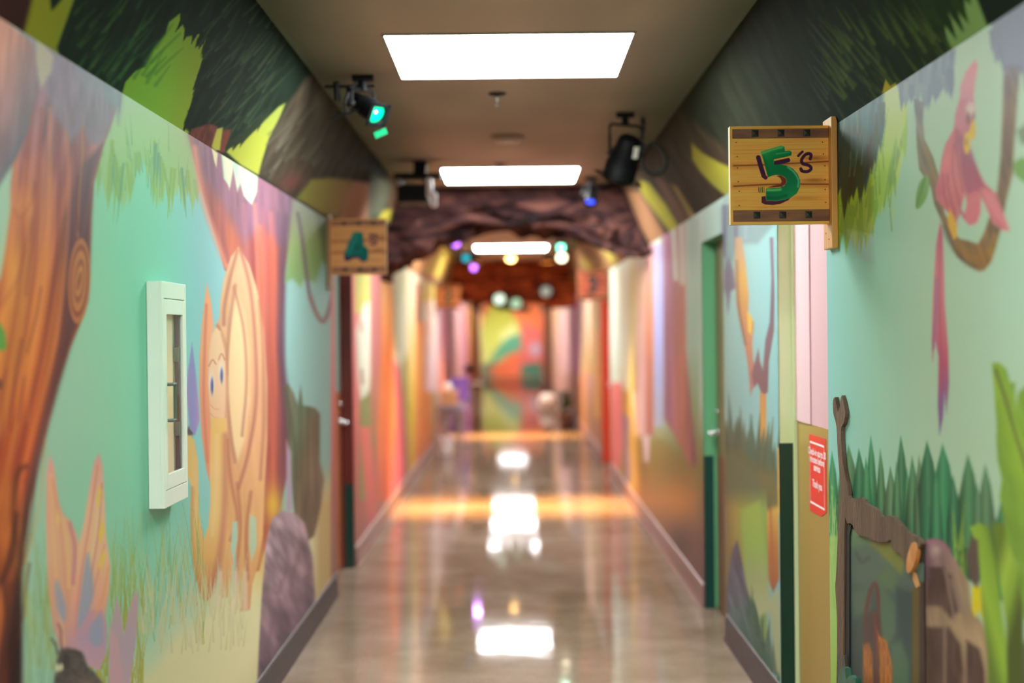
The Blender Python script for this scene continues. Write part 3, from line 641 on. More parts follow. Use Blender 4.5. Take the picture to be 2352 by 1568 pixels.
    for a in [(1664, 470, 560, (100, 104, 124)), (1690, 460, 545, (110, 104, 126)), (1712, 440, 520, (140, 160, 170))]:
        cv.poly([(a[0] - 7, a[1]), (a[0] + 8, a[1]), (a[0] + 3, a[2] + 30), (a[0] - 3, a[2] + 30)], a[3], soft=3)
    cv.poly([(1664, 620), (1674, 590), (1684, 620), (1690, 660), (1678, 670), (1672, 720), (1668, 680), (1662, 660)], (116, 104, 120), soft=4)
    cv.poly([(1688, 545), (1704, 545), (1712, 600), (1720, 680), (1718, 720), (1732, 740), (1728, 790), (1730, 830), (1742, 850), (1724, 910), (1718, 840), (1708, 780), (1692, 700), (1688, 620)], soft=2.5, g=((0, 560), (.01, 880), [(186, 150, 118), (206, 160, 84), (196, 140, 88), (190, 132, 106), (176, 120, 108)]))
    cv.line([(1692, 600), (1696, 700), (1712, 790)], 6, (128, 90, 86), soft=3, op=.7); cv.poly([(1716, 712), (1728, 730), (1726, 770), (1718, 760)], (222, 178, 84), soft=2)
    cv.poly([(1742, 800), (1746, 830), (1752, 850), (1758, 780), (1768, 740), (1772, 640), (1768, 545), (1776, 545), (1779, 680), (1778, 760), (1766, 830), (1764, 900), (1752, 910), (1740, 880), (1732, 890), (1726, 860)], soft=2.5, g=((0, 560), (.01, 900), [(130, 106, 124), (124, 100, 116), (130, 100, 108), (134, 96, 100)]))
    cv.poly([(1746, 900), (1760, 906), (1760, 1000), (1764, 1080), (1788, 1120), (1790, 1330), (1776, 1360), (1764, 1330), (1762, 1240), (1750, 1130), (1738, 1060), (1742, 1040), (1748, 1060), (1744, 980)], soft=2.5, g=((0, 900), (.01, 1350), [(206, 140, 88), (214, 160, 92), (226, 180, 100), (226, 180, 88), (200, 130, 76), (180, 112, 76)]))
    cv.line([(1768, 1130), (1772, 1220), (1776, 1330)], 6, (190, 112, 70), soft=3, op=.7)
    gm = mid & (cv.y > 1085); 
    tt = np.clip((cv.y - 1120) / 50, 0, 1)[:, None] * (mid & (cv.x < 1762))[:, None]
    gg = ramp(cv.x, [1664, 1690, 1712, 1750], [(150, 122, 76), (184, 160, 88), (160, 160, 86), (150, 178, 92)])
    cv.fringe([(1660, 1040), (1680, 1020), (1720, 1060), (1790, 1080)], (0, -1), 22, 90, 12, [(92, 104, 84), (104, 112, 90), (86, 112, 96)], soft=3, seed=41)
    cv.poly([(1655, 1030), (1700, 1030), (1740, 1070), (1790, 1080), (1790, 1160), (1740, 1180), (1655, 1160)], (108, 108, 76), soft=10, op=.9)
    cv.c = cv.c * (1 - tt) + gg * tt
    cv.poly([(1700, 1170), (1745, 1150), (1762, 1300), (1770, 1400), (1740, 1420), (1710, 1340)], soft=8, g=((0, 1160), (.01, 1420), [(168, 186, 90), (162, 192, 96), (176, 186, 130), (196, 200, 160)]))
    cv.poly([(1682, 1260), (1694, 1240), (1704, 1290), (1716, 1350), (1730, 1400), (1745, 1440), (1760, 1480), (1790, 1540), (1720, 1560), (1672, 1420), (1664, 1380)], soft=4, g=((1670, 1300), (1760, 1500), [(112, 104, 124), (120, 122, 134), (96, 124, 116), (72, 104, 88)]), tex=((.3, 1), 40, 7, .22))
    cv.fringe([(1716, 1400), (1740, 1440), (1790, 1560)], (0, -1), 12, 60, 9, [(72, 108, 90), (96, 122, 104)], soft=2, seed=42)
    cv.poly([(1764, 1380), (1790, 1350), (1795, 1560), (1784, 1540)], (186, 192, 150), soft=4)
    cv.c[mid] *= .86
    # frame-side orange stroke at 1785
    cv.poly([(1786, 1028), (1790, 1028), (1794, 1180), (1788, 1180)], (216, 170, 100), soft=2)

    # ---------------- beyond the second door, the corridor light's pink is part of the paint
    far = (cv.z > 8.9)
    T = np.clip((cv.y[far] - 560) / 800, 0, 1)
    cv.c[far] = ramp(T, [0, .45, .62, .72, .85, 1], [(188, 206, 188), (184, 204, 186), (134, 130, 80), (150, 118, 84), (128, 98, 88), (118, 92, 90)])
    def st(x0, x1, y0, y1, cs, soft=4, lean=0):
        cv.poly([(x0, y0), (x1, y0), (x1 + lean, y1), (x0 + lean, y1)], soft=soft, g=((0, y0), (0.01, y1), cs))
    st(1582, 1606, 500, 1080, [(166, 190, 170), (176, 204, 184), (170, 200, 180), (150, 170, 130), (140, 116, 80)])
    cv.poly([(1520, 480), (1572, 440), (1574, 600), (1576, 800), (1590, 960), (1600, 1060), (1586, 1080), (1550, 1000), (1524, 960)], soft=5, g=((1520, 0), (1590, 0), [(150, 104, 128), (160, 108, 128), (172, 112, 106), (196, 126, 110), (150, 96, 106)]), tex=((0, 1), 150, 9, .14))
    for a, b_ in [((1546, 510), (1553, 640)), ((1564, 500), (1568, 650))]: cv.line([a, b_], 9, (206, 218, 200), soft=4)
    st(1500, 1524, 560, 980, [(168, 160, 190), (166, 170, 216), (160, 166, 216), (158, 166, 206), (170, 180, 196)])
    st(1476, 1502, 560, 1000, [(176, 124, 126), (190, 134, 110), (186, 122, 96), (176, 116, 100), (180, 118, 110)])
    st(1460, 1482, 560, 1070, [(216, 206, 150), (206, 170, 150), (206, 170, 170), (226, 196, 196), (216, 190, 190)])
    st(1445, 1462, 540, 900, [(206, 206, 120), (206, 212, 150), (206, 208, 160), (170, 170, 110)])
    st(1402, 1446, 560, 900, [(206, 216, 190), (218, 230, 214), (214, 230, 220), (206, 222, 206)])
    cv.poly([(1402, 880), (1448, 900), (1470, 1100), (1440, 1150), (1404, 1060)], (168, 150, 90), soft=8)
    cv.poly([(1403, 880), (1428, 878), (1434, 1000), (1420, 1100), (1404, 1070)], (222, 124, 128), soft=6); cv.poly([(1430, 950), (1446, 960), (1450, 1100), (1436, 1120)], (130, 118, 156), soft=6)
    cv.poly([(1444, 1000), (1520, 1010), (1600, 1080), (1612, 1350), (1470, 1150)], soft=12, g=((0, 1000), (.01, 1300), [(146, 136, 80), (148, 124, 76), (186, 130, 86), (140, 104, 90), (132, 100, 98)]))
    cv.blob(1560, 1150, 30, 34, (206, 140, 80), .7); cv.blob(1560, 1250, 26, 40, (100, 84, 78), .7)
    cv.poly([(1476, 1000), (1492, 1000), (1490, 1060), (1480, 1060)], (214, 196, 206), soft=4)
    st(1340, 1384, 560, 1000, [(190, 150, 120), (216, 176, 156), (226, 186, 160), (206, 176, 130), (220, 160, 110), (196, 140, 120)])
    st(1362, 1372, 680, 860, [(176, 170, 110), (196, 180, 120), (190, 170, 120)]); st(1314, 1334, 640, 900, [(200, 150, 190), (200, 150, 206), (206, 150, 210), (206, 160, 190)])
    st(1284, 1314, 640, 900, [(176, 170, 90), (226, 180, 180), (232, 190, 188), (226, 180, 170)]); st(1256, 1284, 640, 900, [(206, 140, 90), (232, 180, 140), (226, 180, 160), (226, 176, 150)])
    st(1242, 1257, 640, 1000, [(176, 84, 60), (176, 80, 60), (170, 84, 66)]); st(1290, 1380, 860, 1040, [(210, 166, 150), (176, 140, 110), (186, 130, 120)])
    st(1366, 1378, 760, 960, [(226, 180, 140), (230, 176, 110), (226, 170, 100)])
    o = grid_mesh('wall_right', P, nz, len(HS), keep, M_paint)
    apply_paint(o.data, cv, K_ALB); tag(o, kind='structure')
    return o

# ---------------------------------------------------------------- ceiling with its two sloped coves
def paint_ceiling():
    z = ZS
    na, nf = 110, 60
    t = np.linspace(0, 1, na)
    xa = np.concatenate([-W + t * (W - HC), np.linspace(-HC, HC, nf)[1:-1], HC + t * (W - HC)])
    ha = np.concatenate([TOPW + t * (CEIL - TOPW), np.full(nf - 2, CEIL), CEIL + t * (TOPW - CEIL)])
    N = len(xa)
    Zg = np.repeat(z, N); Xg = np.tile(xa, len(z)); Hg = np.tile(ha, len(z))
    P = np.stack([Xg, Zg, Hg], 1); px, py = project(P)
    cv = Canvas(px, py); side = np.where(Hg > CEIL - 1e-4, 0, np.sign(Xg))
    flat = (side == 0)
    # flat ceiling: brown, greener to the sides
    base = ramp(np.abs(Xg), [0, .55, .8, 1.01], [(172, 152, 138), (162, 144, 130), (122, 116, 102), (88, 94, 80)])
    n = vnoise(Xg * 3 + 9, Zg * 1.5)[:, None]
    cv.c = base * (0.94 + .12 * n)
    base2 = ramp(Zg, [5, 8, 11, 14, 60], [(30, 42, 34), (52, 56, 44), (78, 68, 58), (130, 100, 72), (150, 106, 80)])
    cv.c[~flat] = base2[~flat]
    # ---- left cove
    cv.ok = (side == -1) & (Zg > 0.9)
    lime = ((60, 60), (640, 330), [(150, 148, 40), (146, 164, 52), (148, 176, 64), (168, 184, 60), (176, 184, 70)])
    cv.poly([(-200, -200), (430, -200), (470, 60), (500, 120), (450, 240), (430, 320), (240, 220), (60, 90), (20, 60)], soft=4, g=lime)
    cv.poly([(-400, -300), (95, -100), (66, 30), (50, 90), (-100, 20)], (60, 34, 30), soft=8)
    dg = (26, 44, 32)
    cv.poly([(184, -40), (153, 46), (130, 110), (136, 126), (280, 215), (288, 188), (311, 163), (332, 153), (352, 112), (380, 78), (388, 51), (418, 26), (430, -60)], dg, soft=2.5, tex=((-.45, 1), 70, 9, .3))
    cv.poly([(112, -20), (118, 26), (142, 0), (150, -40)], dg, soft=2)
    cv.strokes(170, 360, 20, 200, 46, 74, 7, [(70, 108, 46), (56, 96, 50), (80, 114, 56)], d=(.6, -.8), seed=51, op=.55, soft=3.5)
    cv.poly([(424, -60), (412, 26), (418, 51), (430, 84), (458, 78), (482, 92), (474, 112), (464, 158), (450, 224), (424, 294), (440, 306), (520, 350), (548, 372), (566, 329), (611, 271), (645, 250), (652, 240), (700, 190), (760, 160), (620, -60)], (32, 46, 36), soft=2.5, tex=((-.5, 1), 60, 8, .25))
    cv.fringe([(418, 20), (440, 60), (480, 90), (470, 150), (452, 220), (430, 280)], (-.5, 1), 22, 34, 14, [(30, 44, 34), (36, 50, 38)], soft=1.5, seed=52)
    cv.strokes(450, 640, 20, 330, 80, 70, 5, [(74, 98, 64), (60, 84, 54), (84, 98, 70)], d=(.64, -.77), seed=53, op=.55, soft=2.5)
    # brown trunk tops near the wall
    cv.poly([(434, 310), (440, 296), (480, 284), (500, 290), (492, 340), (470, 350)], (112, 66, 58), soft=3, tex=((-.3, 1), 20, 4, .2)); cv.poly([(512, 300), (530, 296), (520, 350), (504, 350)], (122, 66, 56), soft=3)
    cv.poly([(486, 336), (498, 296), (512, 292), (505, 345), (492, 345)], (184, 180, 80), soft=2)
    cv.poly([(516, 345), (560, 325), (600, 285), (640, 245), (656, 236), (640, 275), (618, 318), (603, 366), (594, 402), (555, 380)], soft=2.5, g=((600, 250), (560, 380), [(160, 174, 80), (172, 180, 70), (176, 182, 76)]))
    cv.fringe([(520, 330), (560, 310), (610, 262)], (-.55, 1), 12, 34, 9, [(44, 56, 40)], soft=1.5, seed=54)
    cv.poly([(596, 400), (606, 366), (620, 318), (645, 268), (700, 180), (760, 150), (890, 360), (890, 560), (720, 500), (640, 430)], soft=6, g=((600, 380), (860, 380), [(72, 64, 54), (80, 70, 58), (64, 60, 50), (46, 52, 44)]), tex=((-.5, 1), 60, 9, .22))
    cv.strokes(610, 720, 280, 400, 34, 60, 4, [(118, 122, 104), (82, 80, 66)], d=(.64, -.77), seed=55, op=.5, soft=3)
    cv.blob(668, 418, 30, 18, (120, 70, 64), .8, rot=-.5)
    cv.poly([(682, 455), (715, 412), (760, 408), (806, 414), (800, 450), (776, 500), (740, 490)], soft=6, g=((690, 440), (800, 460), [(138, 136, 66), (156, 138, 76), (146, 118, 76)]))
    cv.poly([(776, 500), (806, 414), (850, 420), (850, 520), (800, 520)], (164, 122, 96), soft=7); cv.poly([(850, 400), (905, 420), (880, 490), (846, 500)], (88, 92, 76), soft=7)
    cv.poly([(862, 510), (884, 482), (902, 480), (896, 510)], (184, 176, 70), soft=4)
    # beyond the first arch
    cv.poly([(930, 590), (1000, 520), (1060, 560), (1000, 640), (960, 640)], (206, 150, 106), soft=8); cv.poly([(970, 620), (1020, 560), (1040, 580), (1010, 640)], (216, 190, 90), soft=6)
    # ---- right cove
    cv.ok = (side == 1) & (Zg > 0.9)
    cv.poly([(1700, -50), (2400, -300), (2600, -100), (2352, 60), (2190, 130), (1920, 280), (1700, 400), (1600, 330)], soft=16, g=((1700, 200), (2250, 60), [(44, 48, 38), (32, 40, 32), (34, 50, 28), (44, 62, 26)]), tex=((.5, 1), 70, 11, .2))
    cv.strokes(1930, 2200, 60, 260, 60, 84, 8, [(96, 120, 44), (84, 108, 40), (66, 96, 44), (104, 118, 58)], d=(-.6, -.8), seed=56, op=.65, soft=3)
    cv.strokes(1900, 2040, 100, 280, 26, 70, 5, [(96, 108, 66), (84, 98, 56)], d=(-.6, -.8), seed=57, op=.5, soft=2.5)
    cv.poly([(2137, 20), (2178, 31), (2196, -60), (2300, -60), (2352, 60), (2268, 62), (2188, 114), (2172, 84), (2157, 61)], (138, 172, 100), soft=3)
    cv.fringe([(2120, -10), (2150, 30), (2190, -20), (2200, -60)], (.5, .9), 12, 66, 26, [(36, 56, 28), (44, 66, 28)], soft=2, seed=58)
    cv.poly([(2238, -60), (2245, 0), (2268, 60), (2352, 40), (2600, -200), (2300, -300)], (24, 38, 28), soft=3)
    cv.poly([(2026, 214), (2034, 182), (2046, 198), (2058, 190), (2060, 200), (2040, 216)], (206, 184, 50), soft=2)
    cv.poly([(1800, 300), (1812, 296), (1832, 330), (1822, 332)], (120, 132, 88), soft=2)
    cv.poly([(1556, 250), (1720, 380), (1720, 460), (1600, 500), (1500, 400)], soft=10, g=((1540, 300), (1700, 400), [(70, 66, 50), (74, 62, 48), (72, 60, 50)]), tex=((.6, 1), 60, 9, .2))
    cv.poly([(1588, 328), (1614, 352), (1650, 372), (1690, 390), (1700, 430), (1668, 450), (1640, 428), (1610, 396), (1590, 366)], soft=4, g=((1600, 340), (1680, 440), [(170, 160, 62), (178, 172, 64), (164, 164, 72)]))
    cv.poly([(1470, 412), (1490, 420), (1530, 470), (1566, 530), (1556, 560), (1530, 520), (1500, 480), (1472, 440)], (186, 184, 72), soft=4)
    cv.poly([(1440, 440), (1470, 440), (1524, 530), (1556, 600), (1520, 600), (1470, 520)], (164, 122, 90), soft=5)
    cv.poly([(1500, 400), (1530, 420), (1590, 510), (1576, 540), (1530, 460)], (126, 96, 78), soft=4); cv.poly([(1540, 420), (1556, 430), (1600, 500), (1592, 516)], (170, 148, 86), soft=4)
    cv.poly([(1330, 530), (1400, 540), (1450, 600), (1400, 640), (1330, 600)], (150, 112, 76), soft=8); cv.poly([(1372, 552), (1396, 560), (1420, 600), (1404, 606)], (200, 186, 90), soft=5); cv.poly([(1336, 590), (1360, 600), (1366, 622), (1344, 616)], (196, 180, 80), soft=5)
    keep = np.ones((len(z) - 1, N - 1), bool)
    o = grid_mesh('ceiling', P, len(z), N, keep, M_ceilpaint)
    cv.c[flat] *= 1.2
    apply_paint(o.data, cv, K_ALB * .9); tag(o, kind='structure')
    return o

def paint_end():
    xs_ = np.linspace(-W, W, 160); hs_ = np.linspace(0, CEIL, 170)
    X, H = np.meshgrid(xs_, hs_, indexing='ij')
    P = np.stack([X.ravel(), np.full(X.size, YEND), H.ravel()], 1); px, py = project(P); cv = Canvas(px, py)
    cv.fill((226, 120, 80))
    cv.poly([(1190, 680), (1250, 690), (1250, 780), (1200, 770)], (236, 130, 84), soft=5)
    cv.poly([(1194, 740), (1250, 760), (1250, 860), (1190, 860)], (216, 116, 110), soft=6)
    cv.poly([(1132, 690), (1165, 708), (1190, 736), (1197, 770), (1180, 800), (1150, 830), (1100, 845), (1100, 790), (1112, 730)], soft=4, g=((1150, 700), (1120, 840), [(176, 178, 70), (192, 200, 96), (222, 226, 140)]))
    cv.poly([(1145, 770), (1180, 740), (1192, 762), (1160, 800)], (216, 224, 146), soft=6)
    cv.poly([(1170, 772), (1196, 766), (1197, 804), (1170, 812), (1142, 830), (1134, 850), (1130, 820), (1150, 790)], (96, 166, 136), soft=5)
    cv.poly([(1104, 838), (1136, 828), (1140, 862), (1104, 866)], (112, 136, 112), soft=5)
    cv.blob(1134, 850, 11, 10, (240, 120, 84), .9, hard=2); cv.blob(1180, 848, 18, 12, (240, 124, 96), .9, hard=2)
    cv.poly([(1194, 862), (1200, 840), (1216, 834), (1244, 834), (1244, 866)], (84, 136, 116), soft=4)
    cv.blob(1230, 802, 15, 17, (190, 176, 200), .95, hard=2)
    o = grid_mesh('wall_back', P, 160, 170, np.ones((159, 169), bool), M_paint)
    apply_paint(o.data, cv, .9); tag(o, kind='structure')
    bm = new(); box(bm, (-W - .2, YBACK - .1, 0), (W + .2, YBACK, CEIL + .1))
    tag(link('wall_front', bm, mat('back_wall_paint', (160, 190, 170), .5)), kind='structure')

paint_left(); paint_right(); paint_ceiling(); paint_end()
bm = new(); box(bm, (-W - .25, YBACK - .1, -.12), (W + .25, YEND + .1, 0))
tag(link('floor', bm, M_floor), kind='structure')

# ================================================================== doors, baseboards, trim
M_green_up = mat('pale_green_gloss', (232, 248, 204), .35)
M_green_mid = mat('mid_green_gloss', (96, 160, 116), .35)
M_teal_dark = mat('dark_teal_gloss', (16, 62, 54), .3)
M_maroon = mat('maroon_gloss', (112, 36, 30), .35)
M_redpaint = mat('red_gloss', (206, 62, 34), .35)
M_pink = mat('pale_pink_paint', (208, 162, 174), .5)
M_pink2 = mat('lighter_pink_paint', (214, 172, 184), .5)
M_ochre = mat('ochre_paint', (162, 132, 72), .4, bump=.05)
M_olive = mat('olive_paint', (112, 108, 74), .45)
M_brownp = mat('brown_paint', (118, 88, 66), .45)
M_rust = mat('rust_paint', (150, 82, 48), .45)
M_greyteal = mat('grey_teal_paint', (120, 146, 138), .45)
M_base = mat('dark_vinyl', (78, 68, 68), .5, noise=((66, 58, 60), 20, 2), spec=.25)
M_mauve = mat('mauve_painted_vinyl', (140, 108, 104), .4)
M_chrome = mat('brushed_chrome', (220, 220, 225), .22, 1.0)
M_black = mat('black_metal', (12, 14, 17), .55, spec=.2)
M_dark = mat('matte_black', (14, 16, 18), .6)
M_white = mat('white_powder_coat', (238, 238, 232), .35)
M_cable = mat('black_rubber', (16, 18, 18), .5)

def door(n, side, z0, z1, dep, jamb, leaf, hj, hl, handle=None, sideband=None):
    """recessed door: jamb linings in two colours, leaf in two colours; z0 near edge, z1 far edge"""
    s = -1 if side == 'L' else 1
    X0 = s * W; X1 = s * (W + dep)
    root = thing('door_%d' % n, (X1, (z0 + z1) / 2, 0), None, None); root['kind'] = 'structure'
    g = .004
    for nm, m, h0, h1 in (('jamb_lower', jamb[1], 0.0, hj), ('jamb_upper', jamb[0], hj, DOOR_TOP)):
        bm = new()
        for zz in ((z0 - .05, z0), (z1, z1 + .05)):
            box(bm, (s * (W + g), zz[0], h0), (s * (W + dep + .12), zz[1], h1))
        if nm == 'jamb_upper': box(bm, (s * (W + g), z0 - .05, DOOR_TOP), (s * (W + dep + .12), z1 + .05, DOOR_TOP + .05))
        link(nm, bm, m, root)
    # door stop
    bm = new()
    st = .018
    box(bm, (X1 - s * .018, z1 - st, 0.01), (X1, z1, DOOR_TOP), .002); box(bm, (X1 - s * .018, z0, 0.01), (X1, z0 + st, DOOR_TOP), .002)
    link('door_stop', bm, jamb[0], root)
    zb = z1 if sideband is None else sideband
    for nm, m, h0, h1, ze in (('leaf_lower', leaf[1], .008, hl, z1), ('leaf_upper', leaf[0], hl, DOOR_TOP - .003, zb)):
        bm = new(); box(bm, (X1, z0 + .003, h0), (X1 + s * .045, ze - .003, h1)); link(nm, bm, m, root)
    if sideband:
        bm = new(); box(bm, (X1 - s * .006, zb, hl), (X1 + s * .045, z1 - .003, DOOR_TOP - .003)); link('side_strip_upper', bm, M_pink2, root)
    if handle:
        zh, hh = handle
        bm = new(); lathe(bm, (X1, zh, hh), (-s, 0, 0), [(0, .032), (.006, .032), (.008, .014), (.05, .012), (.052, .012)], 20)
        tube(bm, [(X1 - s * .05, zh, hh), (X1 - s * .056, zh - .03, hh), (X1 - s * .056, zh - .115, hh - .004)], [.011, .011, .009], 12)
        link('handle', bm, M_chrome, root, True)
        bm = new(); lathe(bm, (X1, zh, hh + .13), (-s, 0, 0), [(0, .022), (.008, .02), (.01, .008), (.014, .008)], 18)
        link('lock_cylinder', bm, M_chrome, root, True)
    return root

door(1, 'R', 5.41, 6.42, .082, (M_green_up, M_teal_dark), (M_pink, M_ochre), 1.241, 1.345, sideband=6.10)
door(2, 'R', 8.05, 8.97, .083, (M_green_mid, M_teal_dark), (M_olive, M_brownp), .965, .98, handle=(8.90, 1.115))
door(3, 'L', 9.63, 10.70, .09, (M_maroon, M_teal_dark), (M_greyteal, M_rust), .63, 1.33, handle=(10.60, 1.10))
door(4, 'R', 17.45, 19.2, .12, (M_redpaint, M_redpaint), (M_maroon, M_maroon), .60, 1.0, handle=(18.9, 1.05))

def baseboard(name, s, spans, parts):
    bm = new()
    for (a, b) in spans:
        prof = [(0, 0), (.022, 0), (.018, .012), (.012, .03), (.010, .135), (.007, .146), (0, .15)]
        A = [bm.verts.new((s * (W - .0005 - q[0]), a, q[1] + .0005)) for q in prof]; B = [bm.verts.new((s * (W - .0005 - q[0]), b, q[1] + .0005)) for q in prof]
        n = len(prof); fs = [bm.faces.new(A), bm.faces.new(B[::-1])]
        for i in range(n): fs.append(bm.faces.new((A[i], A[(i + 1) % n], B[(i + 1) % n], B[i])))
        bmesh.ops.recalc_face_normals(bm, faces=fs)
    return tag(link(name, bm, parts), kind='structure')
baseboard('baseboard_left', -1, [(YBACK + .01, 9.58)], M_base)
baseboard('baseboard_left', -1, [(10.75, YEND - .01)], M_mauve)
baseboard('baseboard_right', 1, [(YBACK + .01, 5.40), (6.43, 8.04)], M_base)
baseboard('baseboard_right', 1, [(8.99, 17.40), (19.25, YEND - .01)], M_mauve)

# ================================================================== ceiling lights
M_em = mat('light_diffuser', (250, 252, 250), .5, emit=((250, 255, 252), PANEL_POWER))
M_frame = mat('white_light_trim', (150, 140, 128), .5)
cl_labels = {6.92: 'nearest square ceiling light panel, glowing white above the corridor',
             12.12: 'second glowing ceiling light panel, just before the first bark arch',
             22.4: 'glowing ceiling light panel seen through the opening of the first bark arch'}
first = None
for zc in (-1.6, 1.7, 6.92, 12.12, 17.3, 22.4, 32.0, 36.0, 40.2, 54.5):  # the farthest panel is unseen, put in to light the end wall
    t = thing('ceiling_light', (0, zc, CEIL), cl_labels.get(zc, 'glowing ceiling light panel hidden behind the bark arches, mirrored in the polished floor' if zc > 10 else 'glowing ceiling light panel overhead, nearer than any other panel'), 'ceiling light', 'square ceiling light panels')
    if first is None:
        bm = new(); box(bm, (-.56, zc - .535, CEIL - .006), (.56, zc + .535, CEIL - .0035)); d0 = link('diffuser', bm, M_em, t)
        bm = new()
        for a, b in (((-.572, -.547), (.572, -.535)), ((-.572, .535), (.572, .547)), ((-.572, -.547), (-.56, .547)), ((.56, -.547), (.572, .547))):
            box(bm, (a[0], zc + a[1], CEIL - .009), (b[0], zc + b[1], CEIL - .0005))
        f0 = link('frame', bm, M_frame, t); first = t
    else:
        for o in (d0, f0):
            c = o.copy(); C.objects.link(c); c.parent = t; c.matrix_parent_inverse = o.matrix_parent_inverse.copy()

M_warm = mat('warm_bulb_glass', (255, 220, 150), .4, emit=((255, 205, 120), 14.0))
for zc, lb in ((24.8, 'small round glowing amber ceiling lamp beyond the first bark arch'), (45.9, 'small round glowing amber ceiling lamp near the corridor end, hidden by the orange arch')):
    p = at_y(1173, 588, zc) if zc < 30 else Vector((0.05, zc, CEIL))
    t = thing('round_ceiling_lamp', (p.x, zc, CEIL), lb, 'ceiling lamp', 'round amber ceiling lamps')
    bm = new(); lathe(bm, (p.x, zc, CEIL - .001), (0, 0, -1), [(0, .085), (.02, .085), (.025, .075)], 24); link('canopy', bm, M_black, t, True)
    bm = new(); lathe(bm, (p.x, zc, CEIL - .026), (0, 0, -1), [(0, .07), (.03, .07), (.055, .05), (.066, .02), (.068, .001)], 24); link('globe', bm, M_warm, t, True)

# ================================================================== stage spotlights
def em(name, c, s): return mat(name, c, .3, emit=(c, s))
def yoke_light(p, aim, L, R, lens, label, barrel=None, gel=True, cable=None, sticker=False, drop=.17, glow=None, cable_r=.008, group='stage spotlights along the ceiling', simple=False):
    """p: clamp point on the ceiling; aim: direction; a can in a U-yoke with a lens"""
    p = Vector(p); d = Vector(aim).normalized()
    t = thing('spotlight', p, label, 'spotlight', group)
    bm = new(); box(bm, (p.x - .055, p.y - .03, p.z - .03), (p.x + .055, p.y + .03, p.z - .001), .004); lathe(bm, p - Vector((0, 0, .03)), (0, 0, -1), [(0, .022), (.05, .022), (.05, .012)], 14)
    link('mounting_clamp', bm, M_black, t)
    piv = p - Vector((0, 0, drop))
    u = d.cross(Vector((0, 0, 1))).normalized(); w = R + .018
    top = p - Vector((0, 0, .075))
    bm = new()
    tp = Vector((top.x, top.y, max(top.z, piv.z + .03)))
    pth = [piv + u * w, tp + u * w - Vector((0, 0, .015)), tp + u * (w - .015), tp - u * (w - .015), tp - u * w - Vector((0, 0, .015)), piv - u * w]
    cuv = []
    for q0, q1 in zip(pth, pth[1:]): cuv += [q0.lerp(q1, k / 3) for k in range(3)]
    tube(bm, cuv + [pth[-1]], .009, 8); link('yoke', bm, M_black, t)
    for sg in (1, -1):
        bm = new(); lathe(bm, piv + u * w * sg, u * sg, [(-.01, .016), (.008, .016), (.01, .006), (.02, .006)], 12); link('pivot_knob', bm, M_dark, t, True)
    back = piv - d * L * .42
    pr = barrel or [(0, R * .45), (.012, R * .62), (.03, R * .7), (L * .35, R * .78), (L * .36, R * .84), (L * .62, R * .9), (L * .64, R), (L * .97, R), (L, R * 1.04), (L, R * .93), (L * .93, R * .9)]
    bm = new(); lathe(bm, back, d, pr, 32, cap=False)
    bm.faces.new([v for v in list(bm.verts)[:32]][::-1])
    for k in range(3):
        s0 = L * (.4 + .07 * k); lathe(bm, back + d * s0, d, [(0, R * .92), (.004, R * .96), (.008, R * .92)], 32, cap=False)
    h = link('housing', bm, M_black, t, True)
    bm = new(); lathe(bm, back + d * L * .9, d, [(0, R * .9), (.004, R * .9), (.012, R * .6), (.016, .002)], 28)
    link('lens', bm, lens, t, True)
    if gel:
        f = back + d * (L + .004); v = u.cross(d).normalized(); a = R * 1.12
        bm = new()
        for q0, q1 in (((-a, -a), (a, -a + .02)), ((-a, a - .02), (a, a)), ((-a, -a), (-a + .02, a)), ((a - .02, -a), (a, a))):
            prism(bm, [f + u * x + v * y for x, y in ((q0[0], q0[1]), (q1[0], q0[1]), (q1[0], q1[1]), (q0[0], q1[1]))], d * .005)
        link('gel_frame', bm, M_black, t)
    if glow:
        col, pw, ang, spread = glow
        ld = bpy.data.lights.new('spot_beam', 'SPOT'); ld.color = col; ld.energy = pw; ld.spot_size = math.radians(ang); ld.spot_blend = spread; ld.shadow_soft_size = R * .7
        lo = bpy.data.objects.new('spot_beam', ld); C.objects.link(lo); lo.location = back + d * (L + .03)
        lo.rotation_euler = d.to_track_quat('-Z', 'Y').to_euler(); lo.parent = t; lo.matrix_parent_inverse = Matrix.Translation(-p)
    if cable:
        bm = new(); tube(bm, rso3(cable), cable_r, 8); link('power_cable', bm, M_cable, t, True)
    if sticker:
        bm = new(); v = (d.cross(u)).normalized(); v = v if v.y < 0 else -v
        c0 = back + d * L * .12 + v * R * .86; prism(bm, [c0 - u * .018, c0 + u * .018, c0 + u * .018 + d * .07 + v * .015, c0 - u * .018 + d * .07 + v * .015], v * .004)
        link('label_sticker', bm, M_white, t)
    return t, back

def rso3(pts, n=8):
    P = [Vector(p) for p in pts]; P = [2 * P[0] - P[1]] + P + [2 * P[-1] - P[-2]]; out = []
    for i in range(1, len(P) - 2):
        a, b, c, d = P[i - 1:i + 3]
        for k in range(n):
            t = k / n; out.append(0.5 * (2 * b + (c - a) * t + (2 * a - 5 * b + 4 * c - d) * t * t + (3 * b - 3 * c + d - a) * t ** 3))
    out.append(P[-2]); return out

L_green = em('green_gel_lens', (0, 235, 160), 1.5); L_purple = em('purple_gel_lens', (186, 110, 255), 4.0); L_blue = em('blue_gel_lens', (50, 80, 255), 2.2)
L_green2 = em('bright_green_lens', (120, 255, 200), 5.0); L_dim = mat('dark_lens', (40, 44, 48), .1); L_pale = em('pale_lens', (190, 220, 200), 1.4); L_teal = em('teal_gel_reflection', (20, 150, 170), 1.6)

